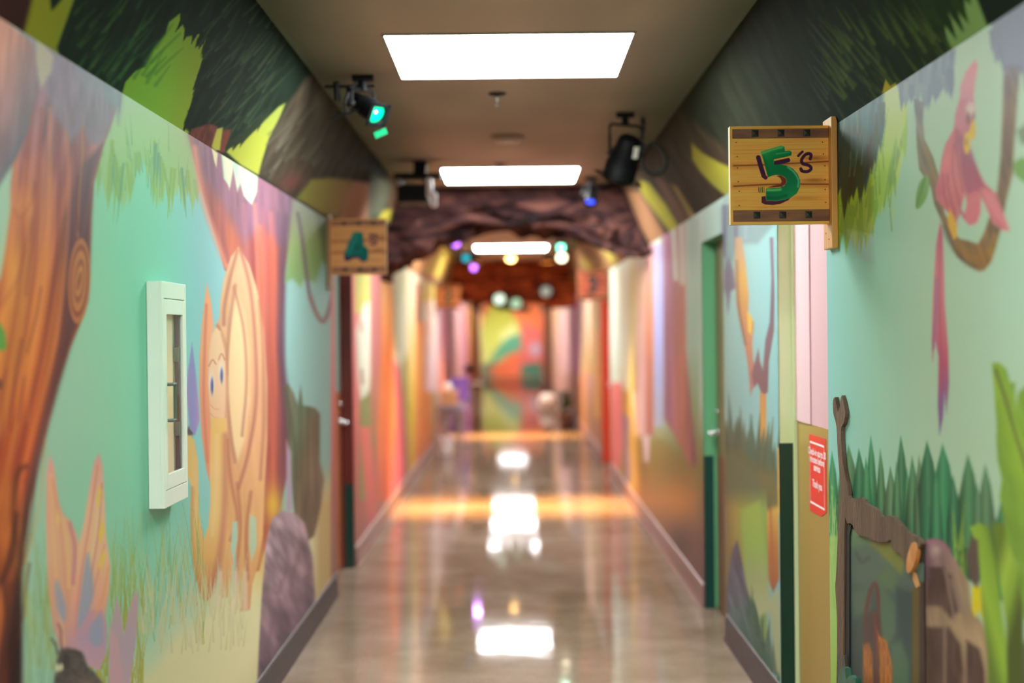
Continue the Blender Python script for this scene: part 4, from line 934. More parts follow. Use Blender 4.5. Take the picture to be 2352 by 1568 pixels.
p1 = Vector((-.76, 7.40, CEIL))
AIM1 = (1.25, -1.30, -1.0)
t1, b1 = yoke_light(p1, AIM1, .235, .056, L_green, 'black spotlight with a lit green lens on the left, nearest of the hanging spotlights', drop=.15, glow=((.1, 1, .6), 60, 64, .9),
    cable=[(-.78, 7.40, CEIL - .03), (-.83, 7.38, CEIL - .08), (-.85, 7.36, CEIL - .16), (-.83, 7.36, CEIL - .20), (-.81, 7.42, CEIL - .16)])
# hot filament seen through the green lens and the side clutter of the clamp
bm = new(); fc = b1 + Vector(AIM1).normalized() * .228; bmesh.ops.create_icosphere(bm, subdivisions=2, radius=.014, matrix=Matrix.Translation(fc + Vector((-.012, 0, .014))))
link('lamp_filament', bm, em('hot_filament', (235, 255, 250), 22), t1, True)
for nm, pq, rr_ in (('safety_bar', [(-.96, 7.4, CEIL - .055), (-.70, 7.4, CEIL - .055)], .008), ('focus_rod', [(-.93, 7.35, CEIL - .23), (-.77, 7.35, CEIL - .18)], .006), ('clamp_jaw', [(-.90, 7.4, CEIL - .03), (-.895, 7.4, CEIL - .13)], .016), ('clamp_jaw', [(-.84, 7.4, CEIL - .05), (-.83, 7.38, CEIL - .16)], .010)):
    bm = new(); tube(bm, pq, rr_); link(nm, bm, M_black, t1)
bm = new(); fl = b1 + Vector(AIM1).normalized() * .25 + Vector((.0, -.012, -.085)); prism(bm, [fl + Vector(q) for q in ((-.03, 0, -.004), (.032, 0, .022), (.042, 0, -.008), (-.018, 0, -.034))], (0, .004, 0))
link('gel_flap', bm, em('glowing_gel_sheet', (0, 130, 84), .3), t1)  # flap glows faintly in place of the lamp light it reflects

p2 = Vector((.71, 8.75, CEIL))
cb = [at_y(px, py, 8.75) for px, py in ((1478, 346), (1500, 330), (1521, 348), (1530, 372), (1522, 394), (1504, 402), (1484, 390), (1474, 366), (1478, 350), (1474, 322), (1478, 290), (1476, 270))]
yoke_light(p2, (-.22, .36, -.75), .27, .10, L_dim, 'black spotlight on the right with a hanging loop of cable, turned away down the corridor', drop=.25, cable=cb, cable_r=.014, sticker=True, gel=True, glow=((1, .85, .7), 6, 60, .8))
p3 = Vector((-.70, 11.1, CEIL))
t3 = thing('projector', p3, 'black box projector with a pale end plate hanging at the left before the bark arch', 'projector')
bm = new(); box(bm, (-.90, 10.98, CEIL - .14), (-.53, 11.16, CEIL - .10), .006); box(bm, (-.75, 11.04, CEIL - .10), (-.65, 11.1, CEIL - .001)); link('mounting_bar', bm, M_black, t3)
bm = new(); box(bm, (-.87, 10.95, CEIL - .33), (-.63, 11.25, CEIL - .19), .012); link('housing', bm, M_black, t3)
bm = new(); box(bm, (-.645, 10.9, CEIL - .30), (-.60, 11.0, CEIL - .145), .012); link('end_plate', bm, mat('pale_grey_plastic', (240, 236, 246), .4), t3)
bm = new(); box(bm, (-.615, 10.88, CEIL - .37), (-.565, 10.98, CEIL - .26), .014); link('lens_cap', bm, mat('pale_grey_plastic', (240, 236, 246), .4), t3)
bm = new(); lathe(bm, (-.85, 10.949, CEIL - .18), (0, -1, 0), [(0, .025), (.03, .022), (.032, .01)], 16); link('knob', bm, mat('grey_knob', (170, 165, 185), .4), t3, True)
for xb in (-.84, -.67):
    bm = new(); tube(bm, [(xb, 11.1, CEIL - .14), (xb, 11.1, CEIL - .2)], .01); link('bracket', bm, M_black, t3)
p4 = Vector((.70, 12.35, CEIL))
yoke_light(p4, (-.1, -.5, -.8), .16, .05, L_blue, 'small black spotlight with a deep blue lens just in front of the first bark arch', drop=.14, glow=((.2, .3, 1), 3, 60, .8))
p5 = Vector((.93, 4.75, CEIL))
yoke_light(p5, (-2.1, -.12, -1.0), .2, .05, L_green2, 'black spotlight high on the right before the 5s sign, mostly hidden above the view', drop=.10, glow=((.05, 1, .5), 60, 50, 1.0))
def far_light(px, py, Y, lens, label, aim=(0.1, -1, -.35), glow=None, r=.055):
    q = at_y(px, py, Y); d = Vector(aim).normalized(); L = .2
    piv = q - d * L * .5
    drop = CEIL - piv.z
    yoke_light((piv.x, piv.y, CEIL), aim, L, r, lens, label, drop=drop, glow=glow)
far_light(1047, 558, 17.0, L_purple, 'spotlight with a bright purple lens beyond the first bark arch, upper of two', glow=((.6, .3, 1), 6, 80, .8))
far_light(1088, 614, 23.4, L_purple, 'spotlight with a bright purple lens beyond the first bark arch, lower of two', glow=((.7, .3, 1), 8, 80, .8))
far_light(1070, 592, 19.8, L_teal, 'added teal glow between the two purple spotlights, in place of a gel reflection', r=.06)  # added lamp, its teal glow stands in for a reflection off the gels
far_light(1288, 568, 17.9, L_green2, 'spotlight with a bright green lens at the right beyond the first bark arch', glow=((.5, 1, .7), 10, 80, .8))
far_light(1290, 591, 19.4, em('cream_housing_glow', (255, 240, 200), 5), 'added cream glow just under the bright green spotlight, in place of its lit housing', aim=(0, -1, -.5), r=.07)  # added lamp, its glow stands in for the green spotlight's lit housing
far_light(1147, 687, 25.9, L_pale, 'spotlight with a pale white lens hanging before the orange arch, left of centre', r=.11)
far_light(1185, 697, 25.9, mat('pale_green_lens', (150, 190, 160), .3, emit=((150, 200, 170), .8)), 'dim pale green spotlight hanging before the orange arch, beside the white one', r=.11)
far_light(1254, 669, 25.9, mat('grey_lens', (150, 160, 155), .3, emit=((150, 170, 160), .6)), 'dim grey spotlight hanging at the right before the orange arch', r=.11)
# orange floods added by the arches to make the orange bands on the floor
def flood(x, y, z, lb):
    t = thing('added_flood_light', (x, y, CEIL), lb, 'flood light', 'added orange flood lights by the arches')
    bm = new(); box(bm, (x - .05, y - .02, z + .03), (x + .05, y + .02, CEIL - .001)); link('bracket', bm, M_black, t)
    bm = new(); box(bm, (x - .11, y - .05, z - .03), (x + .11, y + .05, z + .03), .01); link('housing', bm, M_black, t)
    bm = new(); box(bm, (x - .095, y - .038, z - .034), (x + .095, y + .038, z - .031)); link('lens', bm, em('orange_gel', (255, 150, 60), 4), t)
    ld = bpy.data.lights.new('added_flood_beam', 'AREA'); ld.shape = 'RECTANGLE'; ld.size = .18; ld.size_y = .07; ld.spread = math.radians(48); ld.energy = 48; ld.color = (1, .55, .18)
    lo = bpy.data.objects.new('added_flood_beam', ld); C.objects.link(lo); lo.location = (x, y, z - .04); lo.parent = t; lo.matrix_parent_inverse = Matrix.Translation(-Vector((x, y, CEIL)))
for xx in (-.62, .62):
    flood(xx, 14.35, 2.98, 'added orange flood light behind the first bark arch, %s side' % ('left' if xx < 0 else 'right'))
    flood(xx, 24.2, 2.98, 'added orange flood light just before the orange arch, %s side' % ('left' if xx < 0 else 'right'))

for xx in (-.5, .5):  # unseen lamps added to brighten the end mural
    t = thing('added_wall_washer', (xx, 54.0, CEIL), 'white wall washer lamp added unseen at the corridor end for lighting the end mural, %s of two' % ('left' if xx < 0 else 'right'), 'lamp')
    bm = new(); box(bm, (xx - .03, 53.98, CEIL - .10), (xx + .03, 54.02, CEIL - .001)); link('stem', bm, M_black, t)
    bm = new(); box(bm, (xx - .2, 53.9, CEIL - .17), (xx + .2, 54.02, CEIL - .10), .01); link('housing', bm, M_black, t)
    bm = new(); box(bm, (xx - .18, 54.021, CEIL - .16), (xx + .18, 54.024, CEIL - .11)); link('lens', bm, em('warm_white_lens', (255, 240, 220), 4), t)
    ld = bpy.data.lights.new('added_wash_beam', 'AREA'); ld.shape = 'RECTANGLE'; ld.size = .36; ld.size_y = .05; ld.energy = 27; ld.color = (1, .93, .85)
    lo = bpy.data.objects.new('added_wash_beam', ld); C.objects.link(lo); lo.location = (xx, 54.04, CEIL - .135); lo.rotation_euler = Vector((0, 3, -1.5)).to_track_quat('-Z', 'Z').to_euler(); lo.parent = t; lo.matrix_parent_inverse = Matrix.Translation(-Vector((xx, 54.0, CEIL)))

# sprinklers and smoke detector
def sprinkler(px, py, Y, lb, k=1.0):
    q = at_y(px, py, Y); t = thing('sprinkler_head', (q.x, Y, CEIL), lb, 'sprinkler', 'ceiling sprinkler heads')
    bm = new(); lathe(bm, (q.x, Y, CEIL - .001), (0, 0, -1), [(0, .05 * k), (.006, .05 * k), (.014, .03 * k), (.016, .012)], 24); link('cover_plate', bm, M_dark, t, True)
    bm = new(); lathe(bm, (q.x, Y, CEIL - .016), (0, 0, -1), [(0, .012), (.02, .012), (.022, .006), (.05, .006), (.052, .016), (.055, .016)], 16); link('deflector', bm, M_chrome, t, True)
sprinkler(1142, 207, 7.98, 'dark sprinkler head in the ceiling just behind the nearest light panel')
sprinkler(1148, 372, 11.3, 'dark sprinkler head in the ceiling close before the second light panel')
t = thing('smoke_detector', (-.015, 9.72, CEIL), 'round brownish smoke detector on the ceiling between the two nearest light panels', 'smoke detector')
bm = new(); lathe(bm, (-.015, 9.72, CEIL - .001), (0, 0, -1), [(0, .12), (.012, .12), (.02, .11), (.022, .09)], 32); link('base_ring', bm, mat('tan_plastic', (150, 122, 104), .5), t, True)
bm = new(); lathe(bm, (-.015, 9.72, CEIL - .023), (0, 0, -1), [(0, .085), (.02, .08), (.026, .05), (.027, .002)], 32); link('sensor_dome', bm, mat('light_tan_plastic', (206, 176, 158), .4), t, True)

# ================================================================== wooden hanging signs
M_woodpost = mat('varnished_pine', (226, 160, 84), .4, noise=((212, 138, 60), 3, 4), stretch=(14, 14, 1.2))
M_darkwood = mat('dark_stained_wood', (146, 88, 50), .5, noise=((112, 62, 36), 4, 4), stretch=(1.5, 8, 10))
M_post2 = mat('dimmed_pine', (120, 88, 52), .5)  # far posts: their dimness is put into a darker wood colour
M_bolt = mat('dark_iron', (52, 48, 42), .45, .4)
M_board = mat_painted('painted_board', rough=.4, bump=.05, bscale=120)
M_edge = mat('pine_edge', (222, 176, 108), .45)

def number_paint(cv, ch):
    G = ((450, 480), (800, 1050), [(60, 168, 96), (18, 116, 66), (14, 110, 66), (40, 150, 84)]); PU = (66, 30, 66)
    if ch == '5':
        cv.poly([(600, 800), (650, 795), (700, 830), (704, 870), (660, 915), (610, 920), (500, 925), (560, 905), (640, 890), (655, 860), (640, 825)], (120, 52, 44), soft=5, sm=False)
        cv.poly([(440, 1020), (480, 1012), (490, 1064), (600, 1068), (700, 1050), (775, 1005), (720, 1060), (640, 1096), (560, 1108), (480, 1102), (440, 1084)], (84, 34, 60), soft=3)
        cv.line([(410, 605), (435, 700), (465, 795)], 48, PU, soft=3, sm=False); cv.line([(462, 800), (485, 818)], 42, (84, 34, 60), soft=3, sm=False)
        cv.poly([(575, 645), (735, 612), (748, 635), (738, 658), (590, 690), (574, 680)], PU, soft=3)
        body = [(435, 545), (560, 508), (655, 484), (686, 496), (692, 540), (742, 536), (762, 552), (760, 588), (700, 602), (640, 612), (575, 624), (572, 684), (640, 680), (710, 694), (775, 728), (825, 785), (850, 850), (846, 925), (812, 990), (750, 1032), (680, 1056), (600, 1066), (490, 1062), (486, 1000), (489, 934), (560, 928), (630, 926), (680, 908), (708, 868), (700, 826), (660, 798), (600, 790), (550, 800), (510, 816), (496, 770), (478, 690), (456, 610)]
        cv.poly(body, soft=2.5, g=((440, 520), (800, 1050), [(52, 158, 84), (16, 124, 66), (10, 112, 66), (20, 120, 76), (34, 140, 80)]))
        cv.line([(450, 560), (560, 524), (660, 500)], 22, (110, 196, 116), soft=10, op=.8); cv.line([(600, 570), (740, 552)], 10, (120, 200, 140), soft=7, op=.6)
        cv.line([(720, 710), (790, 770), (832, 850), (826, 920)], 16, (140, 206, 160), soft=9, op=.75); cv.line([(505, 950), (580, 950), (640, 945)], 22, (130, 210, 110), soft=12, op=.85)
        cv.line([(495, 1030), (600, 1035), (700, 1010)], 30, (6, 84, 52), soft=14, op=.6); cv.line([(470, 600), (500, 700), (520, 770)], 20, (8, 92, 56), soft=12, op=.5); cv.line([(575, 620), (680, 602)], 10, (6, 80, 50), soft=6, op=.6)
        for x_, c_ in ((412, PU), (430, (40, 140, 60)), (448, PU), (466, (50, 150, 60))): cv.line([(x_, 925 - (x_ - 412) * .1), (x_ + 2, 972)], 9, c_, soft=2, sm=False)
    elif ch == '4':
        q4 = lambda L: [(X * 1.0985 - 71, Y * 1.1388 - 216.6) for X, Y in L]
        cv.poly(q4([(480, 780), (600, 700), (720, 960), (800, 960), (790, 1120), (700, 1140), (640, 1075), (560, 1075), (480, 1115), (405, 1115), (392, 1010), (440, 900)]), PU, soft=5)
        cv.poly(q4([(570, 640), (690, 640), (722, 680), (728, 760), (730, 865), (800, 915), (806, 1050), (785, 1118), (710, 1118), (668, 1040), (590, 1030), (480, 1050), (425, 1040), (410, 980), (450, 900), (486, 790), (530, 690)]), soft=5, g=((400, 600), (850, 900), [(40, 140, 96), (20, 118, 84), (8, 104, 76)]))
        cv.poly(q4([(604, 850), (634, 850), (640, 930), (576, 940)]), (30, 84, 64), soft=6)
        cv.line(q4([(600, 700), (520, 900), (470, 1000)]), 26, (60, 170, 120), soft=14, op=.6, sm=False)
    elif ch == '3':
        cv.line([(480, 560), (680, 520), (720, 640), (580, 740), (720, 840), (680, 1000), (470, 1000)], 110, PU, soft=4); cv.line([(500, 540), (700, 510), (740, 620), (600, 720), (750, 830), (700, 980), (490, 980)], 105, (14, 110, 70), soft=4)
    else:
        cv.line([(480, 600), (600, 500), (720, 580), (660, 740), (480, 990), (760, 990)], 110, PU, soft=4); cv.line([(500, 580), (620, 490), (740, 570), (680, 730), (510, 965), (780, 965)], 105, (14, 110, 70), soft=4)
    cv.line([(832, 592), (852, 572), (876, 550)], 26, PU, soft=3); cv.line([(958, 626), (966, 584), (938, 570), (896, 590), (866, 640), (880, 676), (930, 690), (962, 712), (960, 740), (920, 760), (870, 752), (858, 730)], 33, PU, soft=3)

def sign(side, z, ch, label, tint=(1, 1, 1)):
    """board at right angles to the wall on a post; drawing units: 4.613 per photo pixel of the nearest sign"""
    s = 1 if side == 'R' else -1
    S = 5.27 / F_PX / 4.613
    xr = 1.175; hb = EYE.z + .392          # board bottom height
    ht = hb + 1035 * S; w = 1040 * S
    t = thing('hanging_sign', (s * W, z, (hb + ht) / 2), label, 'sign', 'wooden class signs on the walls')
    pf = z - .06
    # post on the wall
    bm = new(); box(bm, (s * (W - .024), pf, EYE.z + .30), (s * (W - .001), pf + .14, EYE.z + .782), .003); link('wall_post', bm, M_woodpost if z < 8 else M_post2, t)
    if z < 8:
        for hh, yy in ((.335, .05), (.36, .10), (.725, .10), (.70, .05)):
            bm = new(); lathe(bm, (s * (W - .024), pf + yy, EYE.z + hh), (-s, 0, 0), [(0, .004), (.0012, .003)], 8); link('post_nail', bm, M_bolt, t)
    # face paint grid
    n = 262; U, V = np.meshgrid(np.linspace(0, 1040, n), np.linspace(0, 1035, n), indexing='ij'); U = U.ravel(); V = V.ravel()
    cv = Canvas(U + 112, V + 275); x, y = cv.x, cv.y
    cv.fill((250, 172, 84)); nz_ = vnoise(x / 240 + 3, y / 16) * .6 + vnoise(x / 90, y / 6 + 8) * .4
    cv.c *= (1 + .16 * (nz_ - .5))[:, None]
    for a in (((150, 690), (500, 682), (1145, 655)), ((150, 905), (600, 890), (1145, 895))):
        cv.line(list(a), 60, (176, 104, 48), soft=24, op=.45); cv.line(list(a), 11, (104, 50, 26), soft=5, op=.9)
    cv.blob(1000, 615, 110, 26, (150, 88, 40), .7); cv.blob(1000, 850, 110, 24, (150, 90, 44), .65); cv.blob(900, 1040, 160, 20, (186, 122, 60), .6)
    for k in range(26):
        R = random.Random(k + 90); yy = R.uniform(420, 1150); cv.line([(150, yy), (600, yy + R.uniform(-14, 10)), (1145, yy + R.uniform(-20, 10))], 3, (176, 112, 46), soft=4, op=.45)
    for q in ((178, 445), (187, 594), (190, 714), (197, 858), (206, 960), (204, 1110), (1088, 452), (1097, 576), (1110, 700), (1112, 848), (1112, 950), (1117, 1086)): cv.blob(q[0], q[1], 7, 7, (84, 46, 24), .95, hard=2)
    number_paint(cv, ch)
    cv.c *= np.array([tint])  # puts the dimmer look of the far signs into the board colour
    if s > 0: X = xr - w + U * S
    else: X = -xr + U * S
    P = np.stack([X, np.full(len(X), z - .0205), ht - V * S], 1)
    # small relief of the number would be paint only: keep the face flat
    o = grid_mesh('board_face', P, n, n, np.ones((n - 1, n - 1), bool), M_board, parent=t); apply_paint(o.data, cv, 1.12)
    o['label'] = "pine board painted with %s's" % ch
    x0, x1 = (xr - w, xr) if s > 0 else (-xr, -xr + w)
    bm = new(); box(bm, (x0, z - .02, hb), (x1, z + .02, ht)); link('board', bm, M_edge, t)
    for v0, v1 in ((32, 130), (885, 1005)):
        bm = new(); box(bm, (x0 + 26 * S, z - .026, ht - v1 * S), (x1 - 3 * S, z - .0206, ht - v0 * S), .0012); link('dark_band', bm, M_darkwood, t)
    for v in (80, 940):
        for u in (262, 534, 806):
            bm = new()
            c = Vector((x0 + (u + (12 if v > 500 else 0)) * S, z - .026, ht - v * S)); a = 35 * S
            vs = [bm.verts.new(c + Vector(q)) for q in ((-a, 0, -a), (a, 0, -a), (a, 0, a), (-a, 0, a))]; b_ = [bm.verts.new(c + Vector((q[0], -.004, q[2]))) for q in ((-a, 0, -a), (a, 0, -a), (a, 0, a), (-a, 0, a))]; tip = bm.verts.new(c + Vector((0, -.009, 0)))
            for i in range(4): bm.faces.new((vs[i], vs[(i + 1) % 4], b_[(i + 1) % 4], b_[i])); bm.faces.new((b_[i], b_[(i + 1) % 4], tip))
            link('square_bolt', bm, M_bolt, t)
    return t
sign('R', 5.27, '5', "wooden sign reading 5's on the right wall, in sharp focus")
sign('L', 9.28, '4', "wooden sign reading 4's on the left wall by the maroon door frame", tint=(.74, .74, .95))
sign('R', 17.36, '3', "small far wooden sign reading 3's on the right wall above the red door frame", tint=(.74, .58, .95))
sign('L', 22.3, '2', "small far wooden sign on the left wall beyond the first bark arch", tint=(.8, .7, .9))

# ================================================================== red notice on the door
t = thing('notice', (W + .08, 5.55, 1.15), 'red paper notice with white lettering taped to the pink and ochre door', 'notice')
XN = W + .0810
qa = [at_x(px, py, XN) for px, py in ((1859, 996), (1897, 1008), (1898.5, 1186), (1861, 1168))]
bm = new()
pts = [qa[0], qa[1], at_x(1899, 1176, XN), at_x(1887, 1186, XN), at_x(1861, 1173, XN)]
prism(bm, pts, (-.0008, 0, 0)); link('sheet', bm, mat('red_paper', (222, 56, 46), .45), t)
zf, zn = qa[0].y, qa[1].y; ht_, hb_ = qa[0].z, qa[3].z; wz = zf - zn; hh = ht_ - hb_
M_wt = mat('white_ink', (240, 225, 232), .5)
xx = XN - .0009
for v in (.10, .90):
    bm = new(); box(bm, (xx - .0003, zf - wz * .04, ht_ - hh * v - .004), (xx, zf - wz * .9, ht_ - hh * v + .004)); link('border_line', bm, M_wt, t)
for u in (.045, .90):
    bm = new(); box(bm, (xx - .0003, zf - wz * u - .0012, ht_ - hh * .9), (xx, zf - wz * u + .0012, ht_ - hh * .10)); link('border_line', bm, M_wt, t)
def text_obj(txt, size, loc, rot, m, parent, name='lettering'):
    cu = bpy.data.curves.new('tmp', 'FONT'); cu.body = txt; cu.size = size; cu.align_x = 'CENTER'; cu.extrude = .0002; cu.offset = .012 * size
    o = bpy.data.objects.new('tmp', cu); C.objects.link(o)
    dg = bpy.context.evaluated_depsgraph_get(); me = bpy.data.meshes.new_from_object(o.evaluated_get(dg))
    C.objects.unlink(o); bpy.data.objects.remove(o)
    me.transform(Matrix.Translation(loc) @ rot); me.materials.clear(); me.materials.append(m)
    q = bpy.data.objects.new(name, me); C.objects.link(q); q.parent = parent; q.matrix_parent_inverse = Matrix.Translation(-Vector(parent.location)); return q
rotT = Matrix(((0, 0, -1, 0), (-1, 0, 0, 0), (0, 1, 0, 0), (0, 0, 0, 1)))
cz = zf - wz * .47
for k, (tx, v, sz) in enumerate((('Check-in starts 30', .26, .034), ('minutes before', .36, .034), ('service', .46, .034), ('Thank you', .68, .034))):
    text_obj(tx, wz / .9 * .115 if k < 2 else wz / .9 * .125, Vector((xx - .0002, cz, ht_ - hh * v)), rotT @ Matrix.Diagonal((1.12 if k < 2 else 1.0, 1.0, 1, 1)), M_wt, t)

# ================================================================== wall cabinet on the left wall
M_glass = bpy.data.materials.new('clear_glass'); M_glass.use_nodes = True
_n = M_glass.node_tree; _o = _n.nodes['Material Output']; _t = _n.nodes.new('ShaderNodeBsdfTransparent'); _g = _n.nodes.new('ShaderNodeBsdfGlossy'); _g.inputs['Roughness'].default_value = .03; _m = _n.nodes.new('ShaderNodeMixShader'); _m.inputs[0].default_value = .12
_n.links.new(_t.outputs[0], _m.inputs[1]); _n.links.new(_g.outputs[0], _m.inputs[2]); _n.links.new(_m.outputs[0], _o.inputs['Surface'])
z0c, z1c, pr = 4.67, 5.01, .053
hT, hB = EYE.z + .183, EYE.z - .565
t = thing('wall_cabinet', (-W, (z0c + z1c) / 2, hB), 'white metal wall cabinet with a narrow glass door on the left mural wall', 'cabinet')
XB, XF = -W + .001, -W + pr
bm = new()
box(bm, (XB, z0c, hB), (XF - .012, z0c + .02, hT), .002); box(bm, (XB, z1c - .02, hB), (XF - .012, z1c, hT), .002)
box(bm, (XB, z0c + .019, hT - .02), (XF - .012, z1c - .019, hT - .0003)); box(bm, (XB, z0c + .019, hB + .0003), (XF - .012, z1c - .019, hB + .02))
link('body', bm, M_white, t)
bm = new(); box(bm, (XB, z0c + .02, hB + .02), (XB + .028, z0c + .235, hT - .02)); link('back_panel', bm, mat('beige_reflection', (246, 222, 196), .5), t)  # beige stands in for the reflection in the glass
bm = new(); box(bm, (XB, z0c + .235, hB + .02), (XB + .025, z1c - .02, hT - .02)); link('back_panel', bm, mat('grey_reflection', (176, 190, 186), .5), t)  # grey strip of the same painted reflection
# outer trim and door frame
def ringframe(bm, xa, xb, za, zb, ha, hb2, w1, w2=None, wt=None, wb=None):
    w2 = w2 or w1; wt = wt or w1; wb = wb or w1
    box(bm, (xa, za, ha), (xb, za + w1, hb2), .0015); box(bm, (xa, zb - w2, ha), (xb, zb, hb2), .0015)
    box(bm, (xa, za + w1, hb2 - wt), (xb, zb - w2, hb2), .0015); box(bm, (xa, za + w1, ha), (xb, zb - w2, ha + wb), .0015)
bm = new(); ringframe(bm, XF - .012, XF, z0c, z1c, hB, hT, .022, .02, .055, .055); link('trim_frame', bm, M_white, t)
fa, fb = z0c + .024, z1c - .022
bm = new(); ringframe(bm, XF - .010, XF + .001, fa, fb, hB + .058, hT - .058, .028, .030, .05, .05); dr = link('door', bm, M_white, t)
bm = new(); box(bm, (XF - .007, fa + .028, hB + .108), (XF - .004, fb - .03, hT - .108)); link('glass_pane', bm, M_glass, t)
bm = new(); box(bm, (XB + .028, fb - .050, hB + .10), (XB + .040, fb - .033, hT - .10), .002); link('hinge_bar', bm, mat('dark_blue_steel', (60, 66, 84), .35, .6), t)
for ha_, hb_2 in ((hT - .27, hT - .22), (hB + .22, hB + .27)):
    bm = new(); box(bm, (XB + .026, fb - .062, ha_), (XB + .042, fb - .031, hb_2), .003); link('hinge', bm, mat('green_grey_steel', (84, 110, 96), .4), t)
zh0, zh1 = z0c + .055, z0c + .055; h1, h0 = EYE.z - .158, EYE.z - .278
bm = new()
xh = XF + .016
tube(bm, [(XF - .004, fa + .03, h1), (xh, fa + .034, h1), (xh, fa + .075, h1)], .0055, 8); tube(bm, [(xh, fa + .075, h1 + .005), (xh, fa + .075, h0 - .005)], .0055, 8); tube(bm, [(XF - .004, fa + .03, h0), (xh, fa + .034, h0), (xh, fa + .075, h0)], .0055, 8)
link('pull_handle', bm, mat('dark_grey_green_plastic', (84, 96, 88), .4), t)

# ================================================================== branch frame relief and the picture inside it (right wall)
t = thing('branch_frame', (W, 5.0, 1.0), 'brown carved wooden branch frame in relief on the right wall, among the green blades', 'frame')
def relief(pxs, depth, m, name, X0=None, parent=t, inset=0.0):
    bm = new(); prism(bm, [at_x(a, b if b < 1640 else 1820, W - .001 - depth) for a, b in pxs], (depth, 0, 0))
    if inset:
        es = [e for e in bm.edges if all(abs(v.co.x - (W - .001 - depth)) < 1e-4 for v in e.verts)]
        bmesh.ops.bevel(bm, geom=es, offset=inset, segments=2, affect='EDGES')
    return link(name, bm, m, parent)
M_bark1 = mat('carved_brown_wood', (110, 82, 64), .6, noise=((88, 64, 50), 9, 5), bump=.5, bscale=40, stretch=(2, 2, .6))
M_bark2 = mat('dark_grey_wood', (84, 72, 62), .6, noise=((66, 56, 50), 9, 5), bump=.5, bscale=40)
brn = [(1913, 920), (1918, 912), (1922, 935), (1926, 945), (1932, 908), (1937, 920), (1942, 950), (1938, 972), (1932, 990), (1936, 1060), (1946, 1110), (1952, 1144), (1978, 1142), (1992, 1158), (2010, 1168), (2024, 1186), (2046, 1184), (2062, 1198), (2082, 1220), (2104, 1232), (2116, 1244), (2112, 1258), (2098, 1262), (2092, 1290), (2086, 1314), (2082, 1310), (2068, 1274), (2050, 1264), (2046, 1240), (2034, 1246), (2010, 1244), (1992, 1234), (1974, 1230), (1964, 1222), (1956, 1204), (1946, 1204), (1940, 1220), (1937, 1568), (1935, 1640), (1920, 1640), (1922, 1520), (1922, 1420), (1918, 1350), (1920, 1320), (1924, 1230), (1928, 1160), (1930, 1120), (1924, 1040), (1921, 980), (1914, 950)]
relief([tuple(q) for q in rs(brn[:-8], 3)] + brn[-8:] if False else [tuple(q) for q in rs(brn, 3)], .013, M_bark1, 'branch', inset=.002)
relief([(1941, 1214), (1948, 1206), (1955, 1206), (1951, 1230), (1950, 1640), (1941, 1640)], .008, M_dark, 'inner_frame')
relief([(1922, 1504), (1940, 1504), (1942, 1540), (1944, 1640), (1921, 1640)], .018, M_bark2, 'base_block', inset=.003)
relief([tuple(q) for q in rs([(2096, 1245), (2105, 1250), (2104, 1275), (2098, 1300), (2088, 1316), (2082, 1310), (2082, 1288), (2088, 1262)], 3)], .015, mat('cut_wood_end', (220, 156, 96), .5, noise=((206, 124, 60), 12, 3)), 'cut_end')
relief([(2096, 1310), (2104, 1318), (2112, 1345), (2104, 1350), (2096, 1330)], .005, mat('cut_wood_chip', (214, 150, 96), .5), 'cut_chip')
# the picture inside
bx0, bx1 = 1948, 2128
za, zb = at_x(2126, 1300, W).y, at_x(1948, 1300, W).y
nu, nv = 150, 210
hs_ = np.linspace(.17, 1.40, nv); zz_ = np.linspace(za, zb, nu)
Zg, Hg = np.meshgrid(zz_, hs_, indexing='ij'); P = np.stack([np.full(Zg.size, W - .004), Zg.ravel(), Hg.ravel()], 1); px, py = project(P)
cv = Canvas(px, py); cv.c = ramp(py, [1200, 1300, 1400, 1500, 1640], [(120, 168, 120), (104, 132, 120), (76, 100, 98), (72, 92, 92), (80, 90, 90)])
cv.poly([(2000, 1232), (2060, 1240), (2078, 1290), (2070, 1320), (2020, 1270), (2000, 1250)], (150, 156, 82), soft=7)
cv.poly([(1954, 1260), (1990, 1250), (2010, 1260), (2040, 1300), (2070, 1340), (2040, 1350), (2000, 1350), (1956, 1330)], (106, 130, 120), soft=8); cv.line([(1966, 1270), (1980, 1290), (1996, 1280)], 5, (84, 92, 96), soft=4)
cv.poly([(1952, 1360), (2000, 1350), (2000, 1400), (1960, 1420)], (104, 128, 112), soft=10); cv.poly([(2020, 1340), (2060, 1390), (2060, 1450), (2030, 1500), (2020, 1420)], (100, 132, 108), soft=8)
cv.poly([(2060, 1350), (2096, 1360), (2100, 1700), (2070, 1700), (2060, 1500)], (60, 90, 92), soft=8); cv.poly([(2046, 1480), (2070, 1470), (2088, 1520), (2096, 1640), (2050, 1640)], (92, 130, 104), soft=7); cv.poly([(2010, 1330), (2040, 1300), (2060, 1320), (2052, 1360)], (110, 140, 106), soft=7)
cv.line([(1990, 1490), (1988, 1420), (1996, 1370), (2008, 1340), (2016, 1360), (2018, 1420), (2022, 1470)], 7, (128, 66, 60), soft=4); cv.poly([(1990, 1420), (2004, 1400), (2020, 1420), (2026, 1560), (2000, 1640), (1984, 1640)], (100, 72, 70), soft=6, op=.8)
cv.poly([(1982, 1480), (1996, 1476), (2004, 1500), (2006, 1560), (2000, 1640), (1980, 1640)], (206, 122, 56), soft=4, tex=((0, 1), 20, 5, .2)); cv.poly([(2012, 1440), (2020, 1460), (2036, 1470), (2044, 1500), (2050, 1530), (2040, 1640), (2018, 1640), (2020, 1520)], (212, 126, 54), soft=4, tex=((0, 1), 20, 5, .2)); cv.line([(2008, 1410), (2014, 1500), (2012, 1580)], 5, (150, 70, 56), soft=4)
